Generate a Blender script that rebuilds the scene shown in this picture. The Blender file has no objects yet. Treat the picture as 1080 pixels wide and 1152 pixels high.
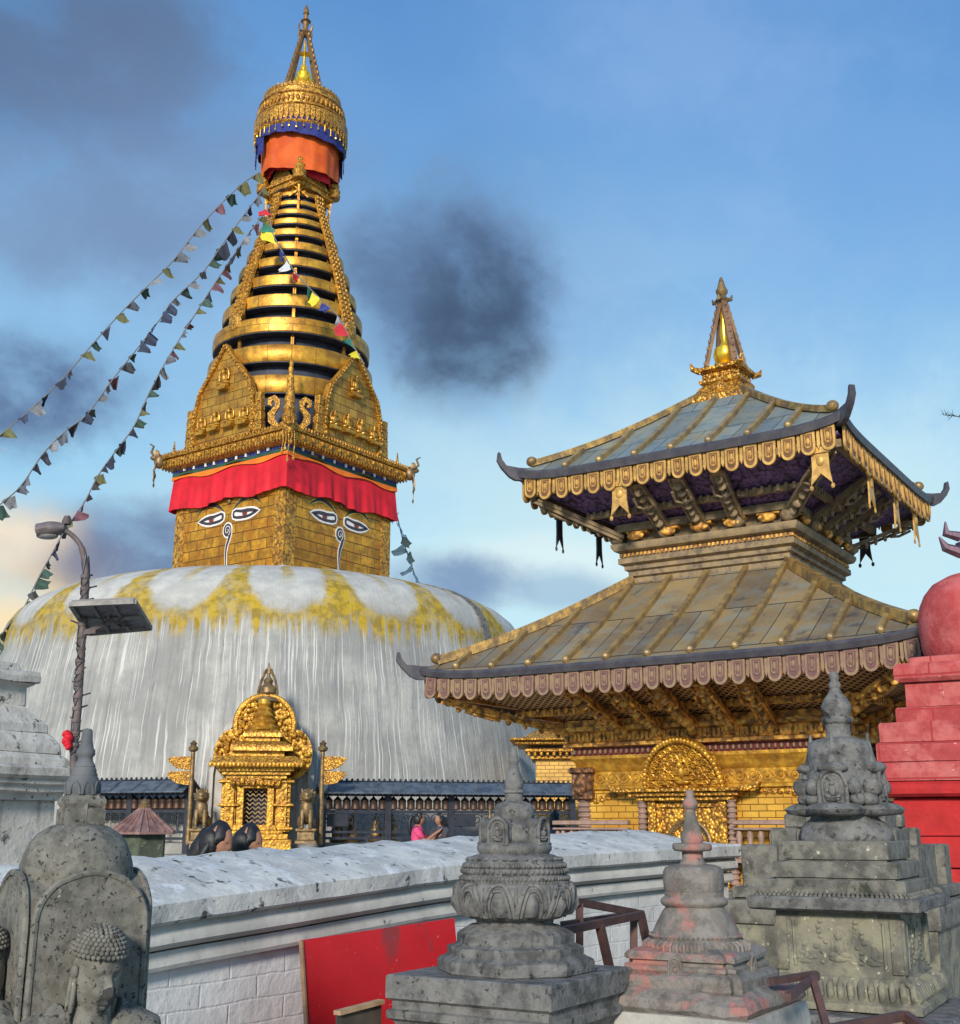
import bpy, bmesh, math, random
from mathutils import Vector, Matrix, noise
random.seed(7)
PI = math.pi
R = math.radians
scene = bpy.context.scene
col = scene.collection
# ------------------------------------------------------------------ camera
EZ = 1.7
F = 1350.0
PITCH = math.atan(354 / F)
cp, sp = math.cos(PITCH), math.sin(PITCH)
cd = bpy.data.cameras.new('camera')
cam = bpy.data.objects.new('camera', cd)
col.objects.link(cam)
cam.location = (0, 0, EZ)
cam.rotation_euler = (PI / 2 + PITCH, 0, 0)
cd.sensor_width = 36
cd.lens = 36 * F / 1152
cd.clip_start = 0.05
cd.clip_end = 3000
scene.camera = cam


def at(px, py, Y):
    u = (px - 540) / F
    v = (576 - py) / F
    k = Y / (cp - sp * v)
    return Vector((u * k, Y, EZ + k * (sp + cp * v)))


def zr(py, Y):
    return at(540, py, Y).z


def mpp(py, Y):
    """metres per pixel at row py, distance Y"""
    return at(541, py, Y).x


# ------------------------------------------------------------------ tagging
def tag(o, label=None, cat=None, group=None, kind=None):
    if label: o['label'] = label
    if cat: o['category'] = cat
    if group: o['group'] = group
    if kind: o['kind'] = kind
    return o


def empty(name, loc=(0, 0, 0), rz=0, label=None, cat=None, group=None):
    o = bpy.data.objects.new(name, None)
    col.objects.link(o)
    o.location = loc
    o.rotation_euler = (0, 0, rz)
    o.empty_display_size = .3
    return tag(o, label, cat, group)


def T(x=0, y=0, z=0):
    return Matrix.Translation((x, y, z))


def RZ(a): return Matrix.Rotation(a, 4, 'Z')
def RX(a): return Matrix.Rotation(a, 4, 'X')
def RY(a): return Matrix.Rotation(a, 4, 'Y')
def S(x, y, z): return Matrix.Diagonal((x, y, z, 1))


def circ(n, ph=0):
    return [(math.cos(2 * PI * i / n + ph), math.sin(2 * PI * i / n + ph)) for i in range(n)]


SQ = [(-1, -1), (1, -1), (1, 1), (-1, 1)]


def redent(k=.14, n=1):
    """square plan whose corners step in n times by k"""
    q = []
    for s in range(4):
        a = s * PI / 2
        pts = []
        # right-bottom corner going ccw, from the bottom side to the right side
        x, y = 1 - n * k, -1
        pts.append((x, y))
        for i in range(n):
            y += k
            pts.append((x, y))
            x += k
            pts.append((x, y))
        c, s_ = math.cos(a), math.sin(a)
        q += [(c * px - s_ * py, s_ * px + c * py) for px, py in pts]
    return q


class MB:
    def __init__(s):
        s.bm = bmesh.new()
        s.mi = 0

    def _v(s, pts, M=None):
        return [s.bm.verts.new((M @ Vector(p)) if M is not None else Vector(p)) for p in pts]

    def _f(s, vs):
        try:
            f = s.bm.faces.new(vs)
            f.material_index = s.mi
            return f
        except ValueError:
            return None

    def box(s, x0, x1, y0, y1, z0, z1, M=None, b=0.0):
        if b > 0:
            b = min(b, (x1 - x0) * .3, (y1 - y0) * .3, (z1 - z0) * .3)
            cx, cy = (x0 + x1) / 2, (y0 + y1) / 2
            hx, hy = (x1 - x0) / 2, (y1 - y0) / 2
            rings = []
            for (ix, z) in ((b, z0), (0, z0 + b), (0, z1 - b), (b, z1)):
                X, Yy = hx - ix, hy - ix
                c = b * .8
                rings.append([(cx - X + c, cy - Yy, z), (cx + X - c, cy - Yy, z), (cx + X, cy - Yy + c, z), (cx + X, cy + Yy - c, z),
                              (cx + X - c, cy + Yy, z), (cx - X + c, cy + Yy, z), (cx - X, cy + Yy - c, z), (cx - X, cy - Yy + c, z)])
            return s.rings(rings, M)
        v = s._v([(x0, y0, z0), (x1, y0, z0), (x1, y1, z0), (x0, y1, z0), (x0, y0, z1), (x1, y0, z1), (x1, y1, z1), (x0, y1, z1)], M)
        for q in ((3, 2, 1, 0), (4, 5, 6, 7), (0, 1, 5, 4), (1, 2, 6, 5), (2, 3, 7, 6), (3, 0, 4, 7)):
            s._f([v[i] for i in q])
        return s

    def rings(s, rr, M=None, cap=True, closed=True):
        vv = [s._v(r, M) for r in rr]
        for a, b in zip(vv, vv[1:]):
            n = len(a)
            for i in range(n if closed else n - 1):
                j = (i + 1) % n
                s._f([a[i], a[j], b[j], b[i]])
        if cap:
            s._f(list(reversed(vv[0])))
            s._f(vv[-1])
        return s

    def loft(s, plan, prof, M=None, cap=True):
        return s.rings([[(x * r, y * r, z) for x, y in plan] for r, z in prof], M, cap)

    def lathe(s, prof, n=32, M=None, cap=True):
        return s.loft(circ(n), prof, M, cap)

    def tube(s, pts, r, n=8, M=None, cap=True):
        pts = [Vector(p) for p in pts]
        rs = r if isinstance(r, (list, tuple)) else [r] * len(pts)
        rr = []
        up = Vector((0, 0, 1))
        prev = None
        for i, p in enumerate(pts):
            d = (pts[min(i + 1, len(pts) - 1)] - pts[max(i - 1, 0)]).normalized()
            if prev is None:
                a = d.cross(up)
                if a.length < .05: a = d.cross(Vector((0, 1, 0)))
            else:
                a = prev - d * prev.dot(d)
            a.normalize()
            prev = a
            b = d.cross(a)
            rr.append([tuple(p + (a * math.cos(t) + b * math.sin(t)) * rs[i]) for t in [2 * PI * k / n for k in range(n)]])
        return s.rings(rr, M, cap)

    def bar(s, p, q, w, h, M=None):
        """rectangular bar from p to q"""
        p, q = Vector(p), Vector(q)
        d = (q - p).normalized()
        a = d.cross(Vector((0, 0, 1)))
        if a.length < .05: a = Vector((1, 0, 0))
        a.normalize()
        b = a.cross(d)
        rr = []
        for o in (p, q):
            rr.append([tuple(o + a * (i * w / 2) + b * (j * h / 2)) for i, j in ((-1, -1), (1, -1), (1, 1), (-1, 1))])
        return s.rings(rr, M)

    def prism(s, poly, y0, y1, M=None, inset=0):
        """poly in XZ extruded from y0 (front) to y1"""
        if inset:
            cx = sum(p[0] for p in poly) / len(poly)
            cz = sum(p[1] for p in poly) / len(poly)
            k = 1 - inset
            fr = [(cx + (x - cx) * k, y0, cz + (z - cz) * k) for x, z in poly]
            m = y0 + (y1 - y0) * .35
            return s.rings([[(x, y1, z) for x, z in poly], [(x, m, z) for x, z in poly], fr], M)
        return s.rings([[(x, y1, z) for x, z in poly], [(x, y0, z) for x, z in poly]], M)

    def ball(s, c, r, M=None, n=10, m=7):
        r = r if isinstance(r, (tuple, list)) else (r, r, r)
        rr = []
        for i in range(m + 1):
            t = -PI / 2 + PI * (i + .02) / (m + .04)
            rr.append([(c[0] + r[0] * math.cos(t) * math.cos(a), c[1] + r[1] * math.cos(t) * math.sin(a), c[2] + r[2] * math.sin(t))
                       for a in [2 * PI * k / n for k in range(n)]])
        return s.rings(rr, M)

    def rough(s, amp, scale, seed=0, cuts=0):
        if cuts:
            bmesh.ops.subdivide_edges(s.bm, edges=s.bm.edges[:], cuts=cuts, use_grid_fill=True)
        s.bm.normal_update()
        off = Vector((seed * 7.3, seed * 3.1, seed))
        mv = []
        for v in s.bm.verts:
            mv.append(noise.noise_vector(v.co * scale + off) * amp)
        for v, d in zip(s.bm.verts, mv): v.co += d
        return s

    def build(s, name, m, parent=None, sharp=38, label=None):
        bm = s.bm
        bmesh.ops.recalc_face_normals(bm, faces=bm.faces[:])
        uv = bm.loops.layers.uv.new('UVMap')
        for f in bm.faces:
            f.smooth = True
            n = f.normal
            ax, ay, az = abs(n.x), abs(n.y), abs(n.z)
            if az > .92:
                fn = lambda c: (c.x, c.y)
            else:
                h = Vector((n.x, n.y))
                h.normalize()
                # snap the tangent to a box direction so neighbouring faces agree
                if ax > ay * 1.15:
                    fn = lambda c, sgn=(1 if n.x > 0 else -1): (c.y * sgn, c.z)
                elif ay > ax * 1.15:
                    fn = lambda c, sgn=(1 if n.y > 0 else -1): (-c.x * sgn, c.z)
                else:
                    fn = lambda c, h=h: ((-h.y * c.x + h.x * c.y), c.z)
            for l in f.loops:
                l[uv].uv = fn(l.vert.co)
        cosang = math.radians(sharp)
        for e in bm.edges:
            if len(e.link_faces) == 2:
                if e.calc_face_angle(0) > cosang: e.smooth = False
            else:
                e.smooth = False
        me = bpy.data.meshes.new(name)
        bm.to_mesh(me)
        bm.free()
        o = bpy.data.objects.new(name, me)
        col.objects.link(o)
        ml = m if isinstance(m, (list, tuple)) else [m]
        for q in ml: me.materials.append(q)
        if parent: o.parent = parent
        if label: o['label'] = label
        return o


def dup(o, parent=None, loc=None, M=None, label=None):
    c = o.copy()
    col.objects.link(c)
    if parent is not None: c.parent = parent
    if M is not None: c.matrix_local = M
    if loc is not None: c.location = loc
    if label: c['label'] = label
    return c


# ------------------------------------------------------------------ materials
def lin(c):
    return tuple(((x / 255) / 12.92 if x / 255 <= .04045 else ((x / 255 + .055) / 1.055) ** 2.4) for x in c)


class NT:
    def __init__(s, tree):
        s.t = tree
        s.n = tree.nodes
        s.l = tree.links

    def new(s, k, **kw):
        n = s.n.new(k)
        for a, b in kw.items(): setattr(n, a, b)
        return n

    def link(s, a, b): s.l.new(a, b)

    def setin(s, sock, v):
        if hasattr(v, 'is_output') or isinstance(v, bpy.types.NodeSocket):
            s.link(v, sock)
        elif v is not None:
            if sock.type == 'RGBA' and not isinstance(v, (int, float)): v = tuple(v)[:3] + (1,)
            sock.default_value = v

    def math(s, op, a, b=None, c=None, clamp=False):
        n = s.new('ShaderNodeMath', operation=op, use_clamp=clamp)
        s.setin(n.inputs[0], a)
        if b is not None: s.setin(n.inputs[1], b)
        if c is not None: s.setin(n.inputs[2], c)
        return n.outputs[0]

    def ss(s, x, lo, hi):
        n = s.new('ShaderNodeMapRange', interpolation_type='SMOOTHSTEP')
        s.setin(n.inputs[0], x)
        n.inputs[1].default_value = lo
        n.inputs[2].default_value = hi
        return n.outputs[0]

    def mix(s, f, a, b, mode='MIX'):
        n = s.new('ShaderNodeMix', data_type='RGBA', blend_type=mode)
        s.setin(n.inputs[0], f)
        s.setin(n.inputs[6], a)
        s.setin(n.inputs[7], b)
        return n.outputs[2]

    def noise(s, vec, scale, detail=4, rough=.55, dist=0):
        n = s.new('ShaderNodeTexNoise')
        if vec is not None: s.link(vec, n.inputs['Vector'])
        n.inputs['Scale'].default_value = scale
        n.inputs['Detail'].default_value = detail
        n.inputs['Roughness'].default_value = rough
        n.inputs['Distortion'].default_value = dist
        return n.outputs['Fac']

    def mapping(s, vec, sc=(1, 1, 1), loc=(0, 0, 0), rot=(0, 0, 0)):
        n = s.new('ShaderNodeMapping')
        s.link(vec, n.inputs[0])
        n.inputs['Scale'].default_value = sc
        n.inputs['Location'].default_value = loc
        n.inputs['Rotation'].default_value = rot
        return n.outputs[0]

    def sep(s, v):
        n = s.new('ShaderNodeSeparateXYZ')
        s.link(v, n.inputs[0])
        return n.outputs

    def comb(s, x, y, z):
        n = s.new('ShaderNodeCombineXYZ')
        for i, q in enumerate((x, y, z)): s.setin(n.inputs[i], q)
        return n.outputs[0]

    def bump(s, h, strength, dist, prev=None):
        n = s.new('ShaderNodeBump')
        s.link(h, n.inputs['Height'])
        n.inputs['Strength'].default_value = strength
        n.inputs['Distance'].default_value = dist
        if prev is not None: s.link(prev, n.inputs['Normal'])
        return n.outputs[0]


def newmat(name):
    m = bpy.data.materials.new(name)
    m.use_nodes = True
    t = NT(m.node_tree)
    return m, t, m.node_tree.nodes['Principled BSDF']


def mat(name, c1, c2=None, sc=3., rough=.8, metal=0., bumps=((12, .5, .01),), spots=(), brick=None, coat=0, c2amt=(.35, .65), mott=None,
        carve=None, streak=None, roughvar=.12):
    """c1/c2 mixed by noise, spots = (colour, scale, lo, hi), brick = (w, h, mortar, mortar colour, depth)"""
    m, t, b = newmat(name)
    tc = t.new('ShaderNodeTexCoord')
    ob = tc.outputs['Object']
    c = c1
    if c2 is not None:
        n = t.noise(ob, sc, 6, .6)
        c = t.mix(t.ss(n, *c2amt), c1, c2)
    if mott:
        n = t.noise(ob, mott[1], 5, .65)
        c = t.mix(t.math('MULTIPLY', t.ss(n, .4, .62), mott[2]), c if not isinstance(c, tuple) else c, mott[0])
    for sp_ in spots:
        n = t.noise(ob, sp_[1], 7, .68, .3)
        c = t.mix(t.ss(n, sp_[2], sp_[3]), c, sp_[0])
    if streak:
        v = t.mapping(ob, (streak[1], streak[1], streak[2]))
        n = t.noise(v, 1, 5, .6)
        c = t.mix(t.math('MULTIPLY', t.ss(n, streak[3], streak[4]), streak[5]), c, streak[0])
    prev = None
    if brick:
        w, h, mo, mc, dep = brick[:5]
        bt = t.new('ShaderNodeTexBrick')
        t.link(tc.outputs['UV'], bt.inputs['Vector'])
        bt.inputs['Scale'].default_value = 1
        bt.inputs['Brick Width'].default_value = w
        bt.inputs['Row Height'].default_value = h
        bt.inputs['Mortar Size'].default_value = mo
        bt.inputs['Mortar Smooth'].default_value = .3
        bt.inputs['Color1'].default_value = (1, 1, 1, 1)
        k = brick[5] if len(brick) > 5 else .8
        bt.inputs['Color2'].default_value = (k, k, k, 1)
        bt.inputs['Mortar'].default_value = (.9, .9, .9, 1)
        c = t.mix(1., c, bt.outputs['Color'], 'MULTIPLY')
        c = t.mix(bt.outputs['Fac'], c, mc)
        inv = t.math('SUBTRACT', 1., bt.outputs['Fac'])
        prev = t.bump(inv, .8, dep)
    if carve:
        v = t.new('ShaderNodeTexVoronoi', feature='SMOOTH_F1')
        t.link(t.mapping(ob, (1, 1, carve[2] if len(carve) > 2 else 1)), v.inputs['Vector'])
        v.inputs['Scale'].default_value = carve[0]
        v.inputs['Smoothness'].default_value = .35
        prev = t.bump(t.math('SUBTRACT', 1., v.outputs['Distance']), 1., carve[1], prev)
        if len(carve) > 3:
            c = t.mix(t.math('MULTIPLY', t.ss(v.outputs['Distance'], .42, .75), .8), c, carve[3])
    for q in bumps:
        prev = t.bump(t.noise(ob, q[0], 6, .6), q[1], q[2], prev)
    t.setin(b.inputs['Base Color'], c)
    if prev is not None: t.link(prev, b.inputs['Normal'])
    if roughvar:
        rn = t.math('MULTIPLY_ADD', t.noise(ob, sc * 3, 4), roughvar * 2, rough - roughvar)
        t.link(rn, b.inputs['Roughness'])
    else:
        b.inputs['Roughness'].default_value = rough
    b.inputs['Metallic'].default_value = metal
    return m


G1, G2, GD = (.80, .385, .045), (.56, .225, .022), (.14, .06, .012)
gold = mat('gilt_copper', G1, G2, 2.2, .38, .55, bumps=((9, .4, .02), (60, .3, .003)), mott=((.30, .13, .025), 5, .6))
gold_ring = mat('gilt_ring_sheet', (.86, .44, .045), (.54, .24, .022), 1.3, .42, .55, bumps=((5, .35, .03),), brick=(.8, 3., .012, (.25, .11, .02), .01, .78), mott=((.26, .11, .02), 3, .6))
gold_plate = mat('gilt_plates', (.88, .42, .035), (.58, .22, .018), 1.6, .42, .45, bumps=((10, .5, .03), (40, .35, .006)),
                 brick=(.72, .34, .016, (.16, .07, .015), .02, .72), mott=((.30, .14, .02), 4, .6))
gold_brick = mat('gilt_brick', (.92, .52, .075), (.72, .35, .04), 1.2, .42, .4, bumps=((25, .4, .01),),
                 brick=(.20, .075, .006, (.26, .12, .02), .008, .80))
gold_carved = mat('carved_gilt', (.86, .43, .05), (.58, .24, .025), 2.5, .42, .45, bumps=((14, .4, .01), (60, .4, .004)), carve=(11, .02, 1, GD), mott=((.18, .09, .02), 6, .6))
gold_fine = mat('finely_carved_gilt', (.88, .45, .05), (.56, .25, .028), 6, .42, .45, bumps=((60, .5, .006),), carve=(26, .02, 1, GD), mott=((.16, .08, .02), 12, .6))
gold_bright = mat('polished_gilt', (.98, .62, .05), (.80, .42, .03), 5, .26, .7, bumps=((30, .3, .004),))
gold_shrine = mat('bright_gilt_repousse', (.70, .385, .04), (.42, .19, .018), 5, .42, .45, bumps=((22, .4, .006),), carve=(16, .008, 1), mott=((.22, .10, .02), 9, .55))
bronze = mat('old_bronze', (.30, .19, .08), (.13, .09, .05), 8, .5, .55, bumps=((30, .5, .01),))
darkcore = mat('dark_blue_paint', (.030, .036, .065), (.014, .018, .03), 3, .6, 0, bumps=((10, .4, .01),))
white_paint = mat('white_paint', (.80, .78, .74), (.66, .62, .56), 8, .6)
dark_paint = mat('dark_brown_paint', (.055, .035, .045), (.035, .022, .03), 6, .5)
iris_paint = mat('iris_paint', (.20, .03, .01), None, 5, .4)
red_cloth = mat('red_cloth', (.64, .005, .020), (.48, .003, .012), 1.5, .75, bumps=((6, .3, .03),))
orange_cloth = mat('orange_cloth', (.66, .105, .003), (.52, .065, .003), 1.5, .75, bumps=((6, .5, .04),))
orange_trim = mat('orange_trim', (.85, .20, .01), (.7, .14, .01), 2, .75)
blue_cloth = mat('blue_cloth', (.025, .035, .22), (.015, .02, .12), 3, .8, bumps=((8, .4, .02),))
green_cloth = mat('green_cloth', (.02, .09, .05), (.015, .06, .035), 3, .8)
stone = mat('grey_carved_stone', (.125, .121, .115), (.066, .064, .060), 9, .88, bumps=((12, .6, .014), (45, .7, .007), (150, .6, .002)),
            c2amt=(.42, .58), mott=((.21, .20, .185), 16, .6), spots=(((.03, .03, .028), 7, .58, .68), ((.02, .02, .019), 34, .57, .66), ((.33, .32, .29), 26, .66, .72)))
stone_b = mat('weathered_stone', (.14, .13, .113), (.075, .071, .06), 5, .9, c2amt=(.4, .6), bumps=((10, .6, .02), (36, .7, .009), (120, .6, .003)),
              mott=((.24, .225, .18), 14, .55), spots=(((.035, .038, .026), 8, .54, .68), ((.50, .46, .34), 30, .63, .70)))
stone_pink = mat('stone_with_vermilion', (.17, .15, .13), (.10, .088, .075), 7, .9, bumps=((12, .6, .015), (45, .7, .008), (130, .6, .0025)),
                 mott=((.28, .25, .22), 20, .5), spots=(((.36, .145, .12), 7.5, .50, .64), ((.05, .045, .04), 30, .62, .72)))
stone_buddha = mat('brown_grey_stone', (.145, .133, .108), (.085, .078, .064), 12, .88, bumps=((60, .5, .003), (220, .6, .0012)),
                   mott=((.24, .225, .185), 30, .5), spots=(((.018, .018, .016), 80, .57, .62), ((.33, .31, .26), 45, .66, .70)))
stone_dark = mat('soot_dark_stone', (.028, .028, .026), (.05, .05, .045), 40, .8, bumps=((90, .5, .002),))
red_stone = mat('red_painted_brick', (.43, .060, .058), (.31, .038, .038), 2.2, .9, bumps=((5, .5, .03), (24, .6, .015), (90, .4, .003)),
                brick=(.9, .30, .008, (.36, .03, .03), .01, .92), mott=((.52, .14, .125), 4, .75), spots=(((.20, .03, .03), 9, .60, .70), ((.66, .30, .28), 20, .64, .70)))
white_wash = mat('old_whitewash', (.52, .485, .43), (.36, .335, .29), 2.5, .9, bumps=((9, .5, .03), (50, .4, .006)),
                 mott=((.60, .56, .50), 6, .5), spots=(((.08, .07, .06), 6, .58, .66), ((.05, .045, .04), 18, .61, .66), ((.17, .15, .12), 2.2, .56, .68)), streak=((.20, .17, .14), 6, .7, .55, .72, .7))
black_metal = mat('black_painted_iron', (.022, .024, .034), (.035, .037, .05), 8, .45, .2, bumps=((30, .3, .004),))
slate = mat('blue_grey_sheet_roof', (.075, .10, .135), (.045, .055, .075), 3, .55, .2, bumps=((12, .5, .02),), mott=((.14, .17, .20), 5, .6))
wheelm = mat('dark_copper_wheel', (.05, .032, .025), (.10, .05, .03), 5, .5, .4, bumps=((40, .4, .005),))
rust_iron = mat('rusty_brown_iron', (.115, .055, .045), (.075, .04, .038), 14, .65, .2, bumps=((60, .4, .003),))
skin = mat('skin', (.36, .17, .10), (.30, .14, .085), 20, .55)
hair = mat('black_hair', (.008, .007, .008), (.016, .014, .015), 40, .5, bumps=((120, .6, .004),))
# ------------------------------------------------------------------ special materials
def dome_material():
    m, t, b = newmat('limewashed_dome')
    tc = t.new('ShaderNodeTexCoord')
    ob = tc.outputs['Object']
    x, y, z = t.sep(ob)
    ang = t.math('ARCTAN2', x, t.math('MULTIPLY', y, -1.))
    rad = t.math('SQRT', t.math('ADD', t.math('MULTIPLY', x, x), t.math('MULTIPLY', y, y)))
    base = t.mix(t.ss(t.noise(ob, .55, 6, .65), .36, .64), (.39, .377, .34), (.255, .248, .23))
    base = t.mix(t.math('MULTIPLY', t.ss(t.noise(ob, 3.2, 8, .72), .45, .66), .4), base, (.22, .22, .215))
    # vertical whitewash runs and dirt runs, following the slope
    wob = t.math('MULTIPLY', t.math('SUBTRACT', t.noise(ob, .8, 3), .5), .02)
    a2 = t.math('ADD', ang, wob)
    up = t.math('ADD', z, t.math('MULTIPLY', rad, -.9))
    v1 = t.comb(t.math('MULTIPLY', a2, 200.), t.math('MULTIPLY', up, .32), 3.1)
    v2 = t.comb(t.math('MULTIPLY', a2, 62.), t.math('MULTIPLY', up, .22), 9.7)
    v3 = t.comb(t.math('MULTIPLY', a2, 17.), t.math('MULTIPLY', up, .25), 5.7)
    low = t.ss(z, 8.2, 6.2)
    s1 = t.noise(v1, 1., 3, .6)
    s2 = t.noise(v2, 1., 4, .6)
    s3 = t.noise(v3, 1., 4, .6)
    base = t.mix(t.math('MULTIPLY', t.math('MULTIPLY', t.ss(s2, .47, .70), .55), t.math('MULTIPLY_ADD', low, .8, .2)), base, (.155, .152, .148))
    base = t.mix(t.math('MULTIPLY', t.ss(s3, .50, .68), .35), base, (.20, .20, .205))
    base = t.mix(t.math('MULTIPLY', t.math('MULTIPLY', t.ss(s1, .56, .66), .7), low), base, (.66, .64, .60))
    clean = t.math('MULTIPLY', t.ss(z, 7.0, 8.0), .75)
    base = t.mix(clean, base, t.mix(t.ss(t.noise(ob, 1.6, 6, .65), .35, .62), (.52, .505, .46), (.39, .38, .35)))
    # saffron lotus petals thrown along the shoulder
    tt = t.math('FRACT', t.math('ADD', t.math('MULTIPLY', t.math('ADD', ang, t.math('MULTIPLY', wob, 2.)), 18 / (2 * PI)), 20.35))
    dx = t.math('SUBTRACT', tt, .5)
    ax = t.math('ABSOLUTE', dx)
    dz = t.math('SUBTRACT', 9.6, z)
    e = t.math('ADD', t.math('POWER', t.math('DIVIDE', ax, .425), 2.6), t.math('POWER', t.math('DIVIDE', t.math('MAXIMUM', dz, 0.), 2.35), 2.6))
    nz = t.noise(ob, 3.2, 5, .65)
    e = t.math('ADD', e, t.math('MULTIPLY_ADD', nz, .6, -.3))
    out = t.ss(e, .78, 1.15)
    drip = t.math('MULTIPLY', t.ss(s2, .40, .62), .5)
    lowlim = t.math('SUBTRACT', t.math('ADD', z, drip), t.math('MULTIPLY', t.ss(ax, .46, .2), -.12))
    band = t.math('MULTIPLY', out, t.ss(lowlim, 6.95, 7.5))
    stroke = t.math('MULTIPLY', t.ss(ax, .085, .03), t.ss(t.math('ADD', z, t.math('MULTIPLY', s1, .5)), 8.25, 8.95))
    yel = t.math('MAXIMUM', band, t.math('MULTIPLY', stroke, .8))
    yel = t.math('MULTIPLY', yel, t.math('MULTIPLY_ADD', t.ss(t.noise(ob, 1.8, 6, .7), .34, .58), .35, .65))
    ycol = t.mix(t.ss(t.noise(ob, 4., 5, .6), .4, .6), (.42, .275, .012), (.25, .165, .014))
    base = t.mix(yel, base, ycol)
    # a few cracks and drips of black mould
    v4 = t.comb(t.math('MULTIPLY', a2, 48.), t.math('MULTIPLY', up, .5), 21.)
    base = t.mix(t.math('MULTIPLY', t.ss(t.noise(v4, 1., 6, .7), .66, .72), .75), base, (.07, .07, .065))
    t.setin(b.inputs['Base Color'], base)
    b.inputs['Roughness'].default_value = .85
    pr_ = t.bump(t.noise(ob, .9, 5, .6), .5, .12)
    pr_ = t.bump(s1, .5, .03, pr_)
    pr_ = t.bump(t.noise(ob, 14, 5, .6), .5, .02, pr_)
    t.link(pr_, b.inputs['Normal'])
    return m


M_dome = dome_material()

# ================================================================== GREAT STUPA
AX, AY = -6.72, 40.0
stupa = empty('great_stupa', (AX, AY, 0), R(9.6),
              'huge white domed stupa with a gold painted-eye tower and ringed gold spire', 'stupa')
# dome: lathe with gentle irregularity
mb = MB()
prof = [(9.55, -.1), (9.5, .9), (9.42, 1.25), (9.42, 1.5), (9.34, 2.3), (9.20, 3.3), (9.04, 4.3), (8.86, 5.2), (8.70, 6.0), (8.55, 6.7), (8.46, 7.3), (8.32, 7.8), (8.08, 8.22),
        (7.72, 8.58), (7.2, 8.9), (6.5, 9.18), (5.6, 9.45), (4.6, 9.68), (3.6, 9.86), (2.4, 9.98)]
sm = []
for i in range(len(prof) - 1):
    for k in range(3):
        f_ = k / 3
        sm.append((prof[i][0] * (1 - f_) + prof[i + 1][0] * f_, prof[i][1] * (1 - f_) + prof[i + 1][1] * f_))
sm.append(prof[-1])
sm = [(r_, z if z < 7.3 else 7.3 + (z - 7.3) * .84) for r_, z in sm]
mb.lathe(sm, 160)
for v in mb.bm.verts:
    n_ = noise.noise(Vector((v.co.x * .25, v.co.y * .25, v.co.z * .35)))
    k = 1 + n_ * .006
    v.co.x *= k
    v.co.y *= k
dome = mb.build('dome', M_dome, stupa, sharp=60)
dome.location = (-.25, 0, 0)
# plinth step below the prayer wheels
mb = MB()
mb.lathe([(10.9, -.3), (10.9, 1.02), (10.86, 1.06), (10.4, 1.08), (10.4, 1.28), (10.36, 1.32), (9.2, 1.33)], 96, cap=False)
mb.build('plinth', mat('plinth_stone', (.38, .36, .33), (.24, .23, .21), 1.5, .85, streak=((.10, .095, .09), 3, .6, .45, .7, .7)), stupa, sharp=30).location = (-.25, 0, 0)
# white slab under the harmika
mb = MB()
mb.loft(SQ, [(3.0, 9.0), (3.0, 9.38), (2.96, 9.43), (2.6, 9.56)], RZ(PI / 4))
mb.build('tower_footing', mat('footing_plaster', (.55, .53, .50), (.42, .41, .38), 3, .85), stupa, sharp=25)

HS = 2.56   # half side of the tower cube
mb = MB()
mb.loft(SQ, [(HS - .03, 9.2), (HS, 9.25), (HS, 13.4)], RZ(PI / 4))
harm = mb.build('tower_cube', gold_plate, stupa)
FACES = [R(-45), R(45), R(135), R(225)]   # rotations of local frame whose -Y is the face normal; first faces left, second right


def faceM(a):
    return RZ(a)


# corner pilasters of embossed plate
for a in FACES:
    M = faceM(a)
    for sx in (-1, 1):
        mb = MB()
        mb.box(sx * (HS - .23) - .23, sx * (HS - .23) + .23 + (.02 if sx > 0 else 0), -HS - .02, -HS + .02, 9.4, 13.35, M)
        mb.build('embossed_pilaster', gold_carved, harm)


def lens(cx, cz, w, h, mirror, k=1.0):
    # inner end (towards the nose) at +x before mirroring
    top = [(-1.0, -.05), (-.72, .28), (-.4, .52), (-.05, .62), (.25, .58), (.5, .66), (.78, .78), (.98, .6), (1.03, .1)]
    bot = [(.98, -.45), (.75, -.72), (.4, -.82), (.0, -.86), (-.35, -.74), (-.7, -.42)]
    return [(cx + mirror * x * w * k, cz + z * h * k + (0 if True else 0)) for x, z in top + bot]


def offset_poly(poly, d):
    n = len(poly)
    area = sum(poly[i][0] * poly[(i + 1) % n][1] - poly[(i + 1) % n][0] * poly[i][1] for i in range(n))
    sg = 1 if area > 0 else -1
    out = []
    for i in range(n):
        p0, p1, p2 = Vector(poly[i - 1]), Vector(poly[i]), Vector(poly[(i + 1) % n])
        a = (p1 - p0).normalized()
        b_ = (p2 - p1).normalized()
        nrm = Vector(((a.y + b_.y) * sg, -(a.x + b_.x) * sg))
        if nrm.length < 1e-4: nrm = Vector((a.y, -a.x))
        nrm.normalize()
        out.append((p1.x + nrm.x * d, p1.y + nrm.y * d))
    return out


def plate(name, poly, y, th, m, parent, M, label=None):
    mb = MB()
    mb.prism(poly, -HS - y - th, -HS - y, M)
    return mb.build(name, m, parent, label=label)


def ribbon(pts, ws):
    L, Rr = [], []
    for i, p in enumerate(pts):
        a = Vector(pts[max(i - 1, 0)])
        b_ = Vector(pts[min(i + 1, len(pts) - 1)])
        d = (b_ - a).normalized()
        n_ = Vector((-d.y, d.x))
        L.append((p[0] + n_.x * ws[i], p[1] + n_.y * ws[i]))
        Rr.append((p[0] - n_.x * ws[i], p[1] - n_.y * ws[i]))
    return L + Rr[::-1]


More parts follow.
